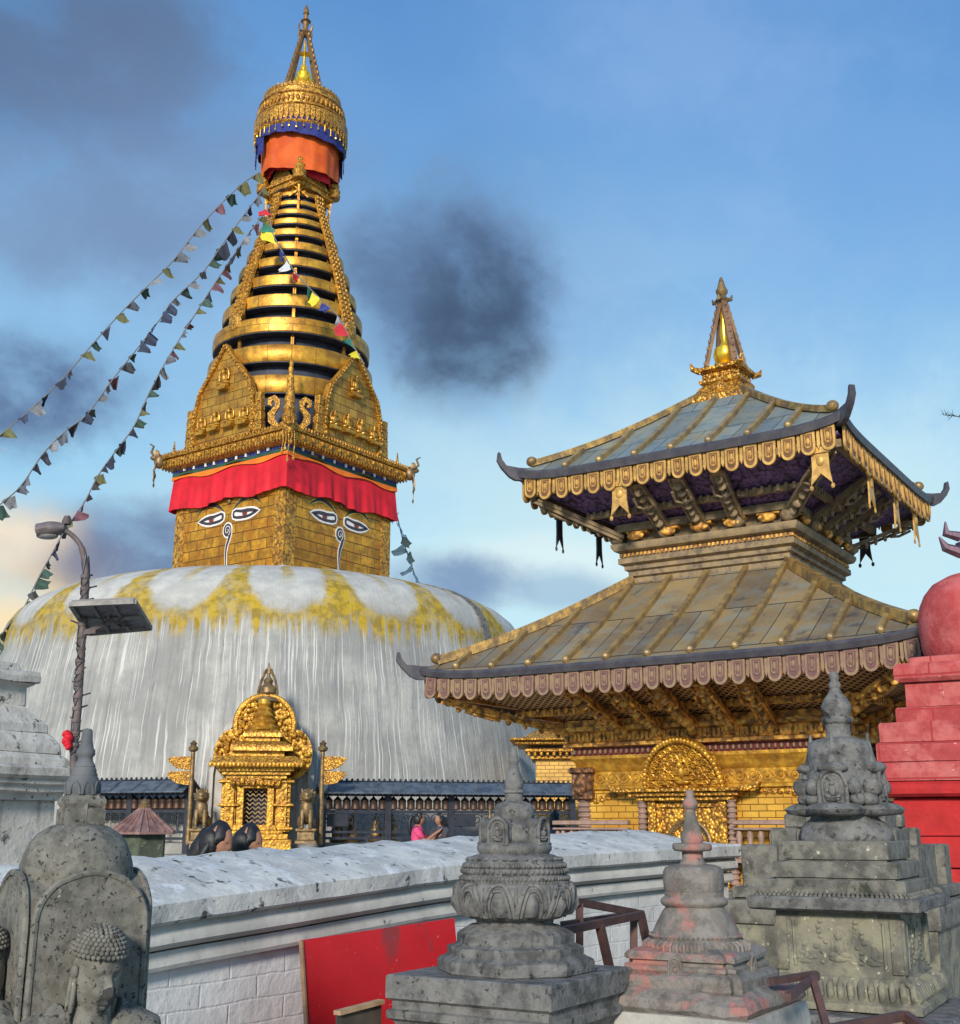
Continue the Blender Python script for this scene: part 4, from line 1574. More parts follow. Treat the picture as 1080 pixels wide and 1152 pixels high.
def slope_roof(nm, s0, z0, s1, z1, ribs, sheet, sag, upc, ridge_w, edge_h, th=.05):
    root = MB()
    n, mrows = 40, 10
    for a in range(4):
        M = RZ(a * PI / 2)
        rr = []
        for j in range(mrows + 1):
            t_ = j / mrows
            s_ = s0 + (s1 - s0) * t_
            rr.append([(u * s_, -s_, z0 + (z1 - z0) * t_ - sag * math.sin(PI * t_) + upc * abs(u) ** 7 * t_ ** 3) for u in [-1 + 2 * i / n for i in range(n + 1)]])
        vv = [root._v(r, M) for r in rr]
        for A, B in zip(vv, vv[1:]):
            for i in range(n): root._f([A[i], A[i + 1], B[i + 1], B[i]])
    bmesh.ops.remove_doubles(root.bm, verts=root.bm.verts[:], dist=.003)
    rf = root.build(nm, sheet, pag, sharp=30)
    # roll the edge
    sd = rf.modifiers.new('thickness', 'SOLIDIFY')
    sd.thickness = th
    sd.offset = -1

    def P(u, t_):
        s_ = s0 + (s1 - s0) * t_
        return Vector((u, -s_, z0 + (z1 - z0) * t_ - sag * math.sin(PI * t_) + upc * min(1, abs(u) / s_) ** 7 * t_ ** 3))
    for a in range(4):
        M = RZ(a * PI / 2)
        for u in ribs:
            t0 = max(0.0, (abs(u) + .06 - s0) / (s1 - s0))
            if t0 > .9: continue
            mb = MB()
            pts = []
            K = 8
            for k in range(K + 1):
                t_ = t0 + (.955 - t0) * k / K
                p = P(u, t_)
                p.z += .03
                pts.append(p)
            for p, q in zip(pts, pts[1:]):
                mb.bar(p, q, .065, .07, M)
            e = pts[-1]
            mb.ball((e.x, e.y, e.z), (.05, .05, .05), M, 8, 6)
            mb.build('seam_rib', rib_m, rf)
        # hip ridge
        mb = MB()
        pts = []
        for k in range(11):
            t_ = k / 10 * .93
            s_ = s0 + (s1 - s0) * t_
            pts.append(Vector((s_, -s_, P(s_, t_).z + .045)))
        for p, q in zip(pts, pts[1:]):
            mb.bar(p, q, ridge_w, ridge_w * .95, M)
        e = pts[-1]
        mb.ball(tuple(e + Vector((0, 0, .03))), (.075, .075, .07), M, 10, 7)
        mb.build('hip_ridge', ridge_m, rf)
        # eave edge beam
        mb = MB()
        rr = []
        for i in range(n + 1):
            u = -1 + 2 * i / n
            z = z1 + upc * abs(u) ** 7
            s_ = s1
            rr.append([(u * s_, -s_ - .03, z + .015), (u * (s_ + .0), -s_ - .05, z - .02), (u * (s_), -s_ - .03, z - edge_h), (u * (s_ - .05), -s_ + .06, z - edge_h), (u * (s_ - .05), -s_ + .06, z - .02)])
        mb.rings(rr, M, cap=True)
        mb.build('eave_edge', edge_m, rf)
    return rf, P


def horn(rf, s1, z, length, height, w=.06, curl=1.0):
    for k in range(4):
        M = RZ(k * PI / 2) @ T(s1, -s1, z) @ RZ(-PI / 4)
        L = length
        bot = [(-.25, -.12), (.05, -.12), (L * .45, -.08), (L * .85, height * .15), (L * 1.05, height * .55), (L * 1.0, height)]
        top = [(L * .90, height * .96), (L * .82, height * .6), (L * .6, height * .28), (L * .3, .06), (0, .05), (-.25, .05)]
        mb = MB()
        mb.prism(bot + top, -w / 2, w / 2, M)
        mb.build('corner_horn', edge_m, rf)


LW1, LZ1 = 3.07, 3.52
lrf, LP = slope_roof('lower_roof', 1.06, 4.84, LW1, LZ1, [-2.6, -2.08, -1.56, -1.04, -.52, 0, .52, 1.04, 1.56, 2.08, 2.6], lower_sheet, .06, .10, .12, .08)
horn(lrf, LW1, LZ1 + .08, .30, .22, .07)
UW1, UZ1 = 2.16, 6.20
urf, UP = slope_roof('upper_roof', .30, 7.52, UW1, UZ1, [-1.5, -1.0, -.5, 0, .5, 1.0, 1.5], upper_sheet, .06, .10, .085, .10)
horn(urf, UW1, UZ1 + .08, .28, .25, .07)


def plaque_mesh(mb, x, y, z, w, h, M):
    low = [(x + math.cos(q_) * w / 2, z - h + w * .5 - math.sin(q_) * w * .5) for q_ in [PI * i_ / 10 for i_ in range(11)]]
    pts = [(x - w / 2, z), (x + w / 2, z)] + low
    mb.prism(pts, y, y + .03, M)
    mb.mi = 1
    cx_, cz_ = x, z - h * .5
    mb.prism([(cx_ + (a_ - cx_) * .66, cz_ + (b_ - cz_) * .76) for a_, b_ in pts], y - .006, y + .002, M)
    mb.mi = 0
    q = [(px * 1 + (x - px) * .0, pz) for px, pz in pts]
    ring_ = [(x + (px - x) * .40, y - .010, z - h * .46 + (pz - z + h * .5) * .50) for px, pz in pts]
    mb.tube(ring_ + [ring_[0]], .008, 4, M)
    mb.ball((x, y - .0, z - h * .42), (w * .17, .018, h * .17), M, 7, 5)
    mb.ball((x, y - .0, z - h * .68), (w * .10, .014, h * .08), M, 6, 4)


def spacer_mesh(mb, x, y, z, w, h, M):
    mb.box(x - w / 2, x + w / 2, y + .005, y + .025, z - h * .72, z, M)
    mb.prism([(x - w * .6, z - h * .72), (x + w * .6, z - h * .72), (x + w * .3, z - h * .86), (x, z - h * .98), (x - w * .3, z - h * .86)], y + .002, y + .028, M)


def eave_plaques(rf, s1, z1, upc, edge_h, n, w, h, sides, m, seed, label):
    rnd = random.Random(seed)
    stuff = MB()
    for a in range(4):
        M = RZ(a * PI / 2)
        for i in range(n):
            u = (-1 + 2 * (i + .5) / n)
            x = u * (s1 - .06)
            z = z1 - edge_h + .01 + upc * abs(u) ** 7
            tilt = T(x, -s1 - .005, z) @ RX(rnd.uniform(-.05, .08)) @ RY(rnd.uniform(-.05, .05)) @ T(-x, s1 + .005, -z)
            mb = MB() if a in sides else stuff
            plaque_mesh(mb, x, -s1 + .0, z, w, h * rnd.uniform(.94, 1.04), M @ tilt)
            if i < n - 1: spacer_mesh(mb, x + (s1 - .06) / n, -s1 + .01, z, w * .22, h * .8, M)
            if a in sides:
                mb.build('eave_plaque', [m, plaq_in if m is plaq_gold else plaq_in2], rf)
    o = stuff.build('far_eave_plaques', [m, plaq_in], rf)
    o['kind'] = 'stuff'


eave_plaques(lrf, LW1, LZ1, .10, .08, 30, .150, .28, (0,), plaq_dull, 1, '')
eave_plaques(urf, UW1, UZ1, .10, .10, 18, .165, .29, (0, 1), plaq_gold, 2, '')


def pennant(rf, x, y, z, w, h, M, m):
    mb = MB()
    mb.prism([(x - w / 2, z), (x + w / 2, z), (x + w * .5, z - h * .55), (x + w * .62, z - h), (x, z - h * .68), (x - w * .62, z - h), (x - w * .5, z - h * .55)], y, y + .02, M)
    mb.box(x - w * .6, x + w * .6, y - .02, y + .03, z - .03, z + .04, M)
    mb.ball((x, y - .005, z - h * .3), (w * .25, .02, h * .16), M, 8, 5)
    for sx in (-1, 1):
        mb.ball((x + sx * w * .62, y + .01, z - h - .03), (.025, .015, .035), M, 6, 4)
    mb.build('hanging_pennant', m, rf)


for u in (-.33, .86):
    pennant(urf, u * UW1, -UW1 + .06, UZ1 - .30, .20, .40, RZ(0), plaq_gold)
for u in (-.40, .15, .62):
    pennant(urf, u * UW1, -UW1 + .06, UZ1 - .30, .20, .42, RZ(PI / 2), plaq_gold)
for k in (2, 3):
    for u in (-.55, .0, .55):
        pennant(urf, u * UW1, -UW1 + .06, UZ1 - .36, .15, .42, RZ(k * PI / 2), edge_m)


def underside(nm, sw, zw, se, ze, nst, panel_m, strut_m, rf, band=True, figw=.15):
    """soffit from the wall (sw, zw) out to the eave (se, ze) with carved struts standing in front"""
    mb = MB()
    for a in range(4):
        M = RZ(a * PI / 2)
        k = .16
        mb.rings([[(-sw, -sw, zw), (sw, -sw, zw), (se, -se, ze), (-se, -se, ze)], [(-sw, -sw, zw + .04), (sw, -sw, zw + .04), (se, -se, ze + .04), (-se, -se, ze + .04)]], M)
    mb.build(nm, panel_m, rf)
    for a in range(4):
        M = RZ(a * PI / 2)
        d = Vector((0, -(se - sw), ze - zw))
        L = d.length
        # longitudinal beams
        for t_, w in ((.04, .10), (.34, .07), (.93, .09)):
            mb = MB()
            s_ = sw + (se - sw) * t_
            z_ = zw + (ze - zw) * t_
            mb.bar((-s_, -s_ - .03, z_ - .05), (s_, -s_ - .03, z_ - .05), w, w, M)
            mb.build('soffit_beam', strut_m, rf)
        mb = MB()
        for i in range(int(se * 14)):
            t_ = .34
            s_ = sw + (se - sw) * t_
            u = -s_ + 2 * s_ * i / int(se * 14)
            mb.box(u - .02, u + .02, -s_ - .09, -s_ - .05, zw + (ze - zw) * t_ - .08, zw + (ze - zw) * t_ + .0, M)
        mb.build('beam_dentils', strut_m, rf)
        for i in range(nst):
            u = -1 + 2 * i / (nst - 1)
            corner = (i == 0 or i == nst - 1)
            if corner and i == 0: continue
            u0 = u * sw * (1.0 if corner else .86)
            u1 = u * (se * .93 if corner else sw * .86 * 1.12 + (se - sw) * u * .15 * 0)
            p = Vector((u0, -sw - .02, zw - .14))
            q = Vector((u1, -(sw + (se - sw) * (.93 if corner else .88)), zw + (ze - zw) * .88 - .10))
            mb = MB()
            dd = q - p
            mb.bar(p, q, .19, .05, M)
            for ex in (-.085, .085): mb.bar(p + Vector((ex, -.0, -.03)), q + Vector((ex, -.0, -.03)), .022, .04, M)
            # carved figure along the strut
            for k in range(7):
                t_ = .12 + .76 * k / 6
                c_ = p + dd * t_ + Vector((0, -.03, -.045))
                s1_ = figw * (.38 if k in (0, 6) else (.42 if k % 2 else .30))
                mb.ball(tuple(c_), (s1_, .028, .06), M, 8, 5)
            c_ = p + dd * .02
            mb.ball((c_.x, c_.y - .05, c_.z - .02), (.10, .10, .09), M, 9, 6)
            c_ = p + dd * .72
            mb.ball((c_.x, c_.y - .05, c_.z - .04), (.045, .035, .05), M, 8, 6)
            for sx in (-1, 1):
                mb.tube([tuple(p + dd * .55 + Vector((0, -.06, -.06))), tuple(p + dd * .62 + Vector((sx * .11, -.07, -.06))), tuple(p + dd * .78 + Vector((sx * .10, -.07, -.05)))], .02, 5, M)
            mb.build('carved_strut', strut_m, rf)


underside('lower_soffit', W + .04, 2.98, LW1 - .08, LZ1 - .13, 7, lattice, wood_gilt, lrf)
# neck between the roofs
mb = MB()
mb.loft(SQ, [(1.06, 4.70), (1.06, 4.90), (1.10, 4.92), (1.10, 4.98), (1.14, 5.0), (1.14, 5.05), (1.20, 5.08), (1.20, 5.15), (1.16, 5.17), (1.16, 5.22), (1.24, 5.25), (1.27, 5.30), (1.27, 5.34), (1.10, 5.37), (1.10, 6.3)])
nk = mb.build('neck', wood_weath, pag)
mb = MB()
for a in range(4):
    M = RZ(a * PI / 2)
    for i in range(40):
        u = -1.16 + 2.32 * i / 39
        mb.box(u - .014, u + .014, -1.19, -1.15, 5.175, 5.215, M)
    for i in range(5):
        u = -.9 + 1.8 * i / 4
        mb.ball((u, -1.27, 5.42), (.12, .06, .06), M, 9, 6)
        mb.box(u - .15, u + .15, -1.24, -1.1, 5.46, 5.50, M, .01)
    mb.box(-1.2, 1.2, -1.22, -1.1, 5.52, 5.57, M, .01)
mb.build('neck_carving', wood_gilt, nk)
underside('upper_soffit', 1.14, 5.58, UW1 - .08, UZ1 - .13, 5, purple, wood_weath, urf)
# apex
mb = MB()
mb.loft(SQ, [(.42, 7.42), (.42, 7.5), (.36, 7.55), (.30, 7.66), (.26, 7.70), (.30, 7.74), (.30, 7.78), (.24, 7.80), (.24, 7.88), (.32, 7.92), (.33, 7.96), (.2, 8.0)])
for k in range(4):
    M = RZ(k * PI / 2)
    mb.tube([(.28, -.28, 7.92), (.36, -.36, 7.95), (.38, -.38, 8.03)], [.05, .04, .012], 6, M)
    mb.ball((0, -.30, 7.62), (.13, .08, .09), M, 8, 6)
    for i in range(5): mb.ball((-.22 + .11 * i, -.25, 7.84), (.03, .03, .04), M, 6, 4)
ap = mb.build('apex_pedestal', gold_fine, urf)
mb = MB()
mb.lathe([(.17, 7.98), (.16, 8.03), (.10, 8.08), (.15, 8.12), (.17, 8.2), (.15, 8.30), (.08, 8.34), (.05, 8.4), (.06, 8.5), (.04, 8.75), (.05, 8.8), (.02, 8.95)], 20)
mb.build('gilt_bell_finial', gold_bright, ap)
spar2 = mat('finial_spar', (.34, .19, .10), (.2, .11, .06), 6, .5, .4, bumps=((30, .5, .01),))
for k in range(4):
    M = RZ(k * PI / 2 + PI / 4)
    mb = MB()
    p, q = Vector((0, -.30, 8.0)), Vector((0, -.045, 9.02))
    mb.bar(p, q, .085, .045, M)
    for i in range(9):
        c_ = p.lerp(q, (i + .5) / 9)
        mb.ball((c_.x, c_.y - .03, c_.z), (.03, .02, .035), M, 6, 4)
    mb.build('finial_spar', spar2, ap)
mb = MB()
mb.lathe([(.05, 9.0), (.10, 9.06), (.05, 9.12), (.08, 9.16), (.09, 9.2), (.06, 9.26), (.04, 9.34), (.015, 9.42)], 12)
for k in range(4):
    mb.tube([(0, -.04, 9.05), (0, -.14, 9.04), (0, -.15, 9.10)], [.035, .03, .01], 6, RZ(k * PI / 2))
mb.build('finial_tip', bronze, ap)
# ------------------------------------------------------------------ ground
m_ground, tg, bg = newmat('stone_paving')
tcg = tg.new('ShaderNodeTexCoord')
cg = tg.mix(tg.ss(tg.noise(tcg.outputs['Object'], .8, 6), .4, .6), (.40, .38, .34), (.28, .265, .24))
tg.setin(bg.inputs['Base Color'], cg)
bg.inputs['Roughness'].default_value = .9
mb = MB()
ys = [-300, -20, 0, 4, 7, 10, 14, 18, 24, 40, 100, 600]
xs = [-600, -60, -20, 0, 20, 60, 600]


def gz(y):
    t_ = max(0, min(1, (y - 5) / 13))
    return .45 * t_ * t_ * (3 - 2 * t_)


vv = [mb._v([(x, y, gz(y)) for x in xs]) for y in ys]
for A, B in zip(vv, vv[1:]):
    for i in range(len(xs) - 1): mb._f([A[i], A[i + 1], B[i + 1], B[i]])
tag(mb.build('ground', m_ground), kind='structure')

# ------------------------------------------------------------------ sky and light
w = bpy.data.worlds.new('World')
scene.world = w
w.use_nodes = True
t = NT(w.node_tree)
bgn = w.node_tree.nodes['Background']
SUN_EL, SUN_AZ = R(21), R(205)    # azimuth measured clockwise from +Y: behind the camera, a little to the left
SUN_AZ = R(192)
sky = t.new('ShaderNodeTexSky', sky_type='NISHITA')
sky.sun_disc = False
sky.sun_elevation = SUN_EL
sky.sun_rotation = SUN_AZ
sky.air_density = 1.0
sky.dust_density = .3
sky.ozone_density = 2.0
tc = t.new('ShaderNodeTexCoord')
gen = tc.outputs['Generated']
x, y, z = t.sep(gen)
SKYK = 5.6   # brings cloud colours to the radiance scale of the sky texture


def dirv(px, py):
    return (at(px, py, 1.0) - Vector((0, 0, EZ))).normalized()


def sc(c, k=1.0):
    return tuple(q * SKYK * k for q in lin(c))


c = t.mix(1., sky.outputs[0], (.80, .98, 1.18), 'MULTIPLY')
# evening clear-sky colours by height
g = t.mix(t.ss(z, .30, .66), sc((122, 184, 232)), sc((88, 146, 208)))
g = t.mix(t.ss(z, .46, .10), g, sc((192, 234, 243)))
c = t.mix(.82, c, g)
nA = t.noise(gen, 5.5, 9, .62, .3)
nB = t.noise(t.mapping(gen, (1, 1, 1.2), (3, 1, 2)), 15.0, 9, .62, .2)
nD = t.noise(t.mapping(gen, (1, 1, 1.6), (5, 2, 8)), 8.0, 9, .6, .35)
nC = t.noise(t.mapping(gen, (1, 1, 1.2), (7, 4, 1)), 1.6, 6, .55, .2)


def blob(px, py, rad, stretch=1.0, wob=.5):
    """soft mask about a direction"""
    d = dirv(px, py)
    n = t.new('ShaderNodeVectorMath', operation='SUBTRACT')
    t.link(gen, n.inputs[0])
    n.inputs[1].default_value = d
    mp_ = t.mapping(n.outputs[0], (1 / stretch, 1, 1))
    ln = t.new('ShaderNodeVectorMath', operation='LENGTH')
    t.link(mp_, ln.inputs[0])
    r_ = t.math('DIVIDE', ln.outputs['Value'], rad)
    r_ = t.math('ADD', r_, t.math('MULTIPLY', t.math('SUBTRACT', nA, .5), wob * 2.4))
    r_ = t.math('ADD', r_, t.math('MULTIPLY', t.math('SUBTRACT', nB, .5), wob * 1.6))
    return r_


def add_cloud(c, px, py, rad, stretch, colr, amt, lo=1.15, hi=.25, wob=.5, k=1.0):
    r_ = blob(px, py, rad, stretch, wob)
    m_ = t.math('MULTIPLY', t.math('MULTIPLY', t.ss(r_, lo, hi), amt), t.math('MULTIPLY_ADD', t.ss(nD, .34, .60), .55, .45))
    return t.mix(m_, c, sc(colr, k))


# thin high veil
veil = t.math('MULTIPLY', t.ss(nC, .44, .66), .22)
c = t.mix(veil, c, sc((150, 190, 232)))
c = t.mix(t.math('MULTIPLY', t.ss(nB, .46, .66), t.math('MULTIPLY', t.ss(z, .55, .2), .25)), c, sc((196, 226, 240)))
for (px, py, rad, st, cc, amt) in (
        (500, 335, .16, 1.25, (108, 146, 192), .6), (900, 640, .20, 2.2, (206, 238, 246), .85), (640, 600, .16, 2.5, (200, 236, 246), .85), (560, 540, .05, 4, (190, 224, 240), .6), (960, 200, .10, 3, (126, 172, 226), .5), (700, 360, .14, 2.4, (160, 200, 236), .45), (120, 480, .22, 1.2, (160, 212, 240), .6),
        (780, 40, .10, 2.0, (150, 185, 235), .4), (230, 330, .16, 1.5, (150, 190, 230), .5), (120, 330, .14, 1.5, (140, 186, 228), .5),
        (40, 40, .11, 1.6, (92, 112, 146), .75), (120, 70, .07, 1.6, (100, 120, 152), .6), (190, 210, .10, 1.9, (112, 138, 178), .65), (60, 240, .07, 1.8, (122, 148, 186), .6),
        (40, 445, .055, 1.8, (84, 104, 144), .9), (515, 325, .10, 1.0, (84, 110, 148), .85), (535, 395, .06, 1.2, (76, 98, 130), .85), (450, 285, .05, 1.5, (92, 118, 154), .7), (535, 330, .05, 1.1, (68, 88, 116), .75), (515, 405, .03, 1.8, (70, 90, 118), .7),
        (115, 625, .05, 2.1, (112, 132, 168), .95), (30, 620, .035, 2.2, (140, 140, 160), .7), (250, 560, .05, 3, (186, 222, 242), .6), (820, 560, .05, 4, (214, 240, 246), .6), (1000, 580, .06, 2, (196, 230, 244), .6), (620, 640, .03, 5, (226, 244, 246), .7), (500, 655, .028, 2.4, (120, 150, 190), .9), (640, 665, .02, 3, (150, 185, 215), .7)):
    c = add_cloud(c, px, py, rad, st, cc, amt)
c = add_cloud(c, 5, 660, .075, 1.3, (255, 226, 172), .95, wob=.4, k=1.05)
c = add_cloud(c, 28, 612, .03, 2.2, (250, 232, 205), .8, wob=.6, k=1.15)
c = add_cloud(c, 165, 615, .045, 1.8, (108, 130, 168), .9, wob=.5)
c = add_cloud(c, 95, 635, .028, 2.4, (120, 128, 155), .8, wob=.5)
t.link(c, bgn.inputs['Color'])
bgn.inputs['Strength'].default_value = .11
sl = bpy.data.lights.new('sun', 'SUN')
so = bpy.data.objects.new('sun', sl)
col.objects.link(so)
sl.energy = 2.7
sl.angle = R(8)
sl.color = (1.0, .93, .82)
sd_ = Vector((math.sin(SUN_AZ) * math.cos(SUN_EL), math.cos(SUN_AZ) * math.cos(SUN_EL), math.sin(SUN_EL)))
so.rotation_euler = sd_.to_track_quat('Z', 'Y').to_euler()
vs = scene.view_settings
vs.view_transform = 'Standard'
vs.look = 'None'
vs.gamma = 1
vs.exposure = 0.7
scene.cycles.max_bounces = 5
# ================================================================== boundary wall
def wall_material():
    m, t, b = newmat('whitewashed_bricks')
    tc = t.new('ShaderNodeTexCoord')
    ob, uv = tc.outputs['Object'], tc.outputs['UV']
    c = t.mix(t.ss(t.noise(ob, 2.5, 6, .6), .38, .62), (.70, .69, .66), (.56, .555, .535))
    bt = t.new('ShaderNodeTexBrick')
    wob = t.new('ShaderNodeVectorMath', operation='ADD')
    nn = t.new('ShaderNodeTexNoise')
    t.link(ob, nn.inputs['Vector'])
    nn.inputs['Scale'].default_value = 5
    sc_ = t.new('ShaderNodeVectorMath', operation='SCALE')
    t.link(nn.outputs['Color'], sc_.inputs[0])
    sc_.inputs['Scale'].default_value = .025
    t.link(uv, wob.inputs[0])
    t.link(sc_.outputs[0], wob.inputs[1])
    t.link(wob.outputs[0], bt.inputs['Vector'])
    for k, v in (('Scale', 1), ('Brick Width', .26), ('Row Height', .088), ('Mortar Size', .007), ('Mortar Smooth', 1.0)): bt.inputs[k].default_value = v
    bt.inputs['Color1'].default_value = (1, 1, 1, 1)
    bt.inputs['Color2'].default_value = (.94, .94, .94, 1)
    bt.inputs['Mortar'].default_value = (.96, .96, .96, 1)
    c = t.mix(1., c, bt.outputs['Color'], 'MULTIPLY')
    c = t.mix(t.ss(t.noise(ob, 20, 7, .7), .66, .72), c, (.16, .15, .14))
    c = t.mix(t.math('MULTIPLY', t.ss(t.noise(ob, 1.3, 7, .7), .54, .7), .6), c, (.40, .38, .35))
    t.setin(b.inputs['Base Color'], c)
    b.inputs['Roughness'].default_value = .85
    p_ = t.bump(t.math('SUBTRACT', 1., bt.outputs['Fac']), .4, .005)
    p_ = t.bump(t.noise(ob, 14, 5, .6), .5, .015, p_)
    p_ = t.bump(t.noise(ob, 70, 4, .6), .4, .003, p_)
    t.link(p_, b.inputs['Normal'])
    return m


coping_m = mat('weathered_white_coping', (.62, .60, .55), (.45, .435, .40), 3, .85, bumps=((6, .5, .02), (30, .5, .008), (110, .4, .002)), mott=((.34, .34, .33), 9, .5),
               spots=(((.055, .052, .048), 13, .585, .66), ((.60, .60, .59), 7, .55, .63), ((.12, .11, .10), 45, .64, .70)), streak=((.10, .095, .085), 9, 1.2, .62, .72, .7))
band_m = mat('cream_moulding', (.56, .54, .49), (.42, .405, .365), 4, .85, bumps=((20, .4, .008),), spots=(((.10, .095, .085), 16, .62, .70),))
PTS = [(-260, 1140, 3.45), (0, 1086, 3.9), (160, 1046, 4.4), (340, 1018, 5.1), (512, 992, 6.0), (660, 977, 7.0), (834, 964, 8.5)]
RID = {-260: 1000, 0: 984, 160: 969, 340: 958, 512: 947, 660: 938, 834: 933}
cl = [at(px, py, Y) for px, py, Y in PTS]
rz_ = [zr(RID[px], Y + .42) for px, py, Y in PTS]
# smooth resample
def cr(P, k=8):
    Q = []
    for i in range(len(P) - 1):
        p0, p1, p2, p3 = P[max(i - 1, 0)], P[i], P[i + 1], P[min(i + 2, len(P) - 1)]
        for j in range(k):
            t_ = j / k
            Q.append(.5 * ((2 * p1) + (p2 - p0) * t_ + (2 * p0 - 5 * p1 + 4 * p2 - p3) * t_ ** 2 + (3 * p1 - p0 - 3 * p2 + p3) * t_ ** 3))
    Q.append(P[-1])
    return Q


path = cr([Vector((p.x, p.y, p.z, r_)) for p, r_ in zip(cl, rz_)], 14)
bw = empty('boundary_wall', (0, 0, 0), 0, 'long whitewashed brick wall with a thick weathered sloping coping', 'wall')


def sweep(sec, closed=True, tail=None):
    """sec(i, p) -> list of (d, z); d measured away from the camera side"""
    rr = []
    for i, p in enumerate(path):
        a, b_ = path[max(i - 1, 0)], path[min(i + 1, len(path) - 1)]
        d = Vector((b_.x - a.x, b_.y - a.y)).normalized()
        n_ = Vector((-d.y, d.x))
        rr.append([(p.x + n_.x * dd, p.y + n_.y * dd, zz) for dd, zz in sec(i, p)])
    mb = MB()
    mb.rings(rr, None, cap=True)
    return mb


N_ = len(path) - 1
plen = [0]
for a, b_ in zip(path, path[1:]): plen.append(plen[-1] + (a - b_).xy.length)


def cop(i, p):
    e = plen[-1] - plen[i]
    k = min(1, e / .42)
    rid = p.z + .082 + (p.w - p.z - .082) * k
    j = .006 * math.sin(i * 1.7) + .005 * math.sin(i * .6)
    return [(.012, p.z), (-.0, p.z + .012), (.0 + j, p.z + .074), (.02 + j, p.z + .088), (.25, p.z + .088 + (rid - p.z - .088) * .58 + j), (.45, rid + j), (.62, rid - .02 * k), (.95, p.z + .085), (.96, p.z + .0)]


mb = sweep(cop)
mb.rough(.005, 5, 4)
mb.build('coping', coping_m, bw, sharp=28)
mb = sweep(lambda i, p: [(.05, p.z + .01), (.045, p.z - .02), (.03, p.z - .04), (.03, p.z - .07), (.055, p.z - .09), (.09, p.z - .095), (.9, p.z - .095), (.92, p.z + .01)])
mb.build('upper_moulding', band_m, bw, sharp=50)
mb = sweep(lambda i, p: [(.075, p.z - .10), (.065, p.z - .15), (.072, p.z - .165), (.9, p.z - .165), (.9, p.z - .10)])
mb.build('lower_moulding', band_m, bw, sharp=30)
mb = sweep(lambda i, p: [(.11, p.z - .09), (.11, p.z - .4), (.11, p.z - .8), (.11, -.3), (.86, -.3), (.86, p.z - .09)])
mb.build('brick_face', wall_material(), bw, sharp=40)

# ================================================================== votive stupas
YAW = -R(31)


def px_prof(cx, row0, Y, lst):
    """lst (half width px, row) -> (r, z) about the axis through pixel (cx,row0) at distance Y"""
    X = at(cx, row0, Y).x
    out = []
    for hw, row in lst:
        a = at(cx, row, Y)
        out.append((max(.002, hw * mpp(row, Y)), a.z))
    return X, out


def niche(mb, M, w, h, fig=True):
    """arched niche facing -Y, base at z=0"""
    mb.box(-w * .5, w * .5, -.0, w * .7, 0, h * .55, M, w * .05)
    pl = [(math.cos(t) * w * .5, h * .5 + math.sin(t) * h * .42) for t in [PI * i / 14 for i in range(15)]]
    mb.prism(pl, .0, w * .7, M)
    rim = [(x * .98, -w * .03, z) for x, z in [(w * .5, 0)] + pl + [(-w * .5, 0)]]
    mb.tube(rim, w * .09, 7, M)
    rim = [(x * .68, -w * .0, z * .84) for x, z in [(w * .5, 0)] + pl + [(-w * .5, 0)]]
    mb.tube(rim, w * .045, 6, M)
    mb.box(-w * .6, w * .6, -w * .16, w * .1, -h * .06, h * .05, M, w * .03)
    if fig: figure(mb, M @ T(0, -w * .02, h * .08), h * .72)


# ---- middle: lotus stupa
MY = 4.5
MXc, pm = px_prof(579, 1000, MY, [(3, 842), (4.5, 850), (6, 855), (6.3, 857), (4.6, 860), (5.5, 864), (9, 874), (10.6, 880), (10.2, 886), (9, 888), (12, 889), (12.2, 892), (10, 893), (10, 901), (15, 902.5), (20, 905), (22.5, 910), (23, 919),
                                  (21, 924), (26, 926), (29, 930), (29, 946), (34, 948), (40, 949), (42, 952), (42, 956), (39, 960), (46, 962), (52, 966), (55, 969), (57, 971), (57.5, 974), (56, 975.5), (59, 977), (59.5, 981), (58, 983),
                                  (61, 985), (61.5, 989), (60, 991), (62, 993), (65, 996), (67, 1003), (66.5, 1013), (63, 1022), (58, 1028), (52, 1032), (44, 1034), (43, 1038), (44, 1041)])
ms = empty('lotus_votive_stupa', (MXc, MY, 0), YAW, 'dark grey stone stupa ringed with big lotus petals, beside the red board', 'votive stupa')
mb = MB()
mb.lathe(pm[::-1], 48)
mbody = mb.build('carved_bell', stone, ms, sharp=50)
q = mpp(1010, MY)
mb = MB()
ang0 = R(14)
prs = sorted((z_, r_) for r_, z_ in pm)


def rad_at(z_):
    for (za, ra), (zb2, rb2) in zip(prs, prs[1:]):
        if za <= z_ <= zb2: return ra + (rb2 - ra) * (z_ - za) / max(1e-6, zb2 - za)
    return prs[0][1]


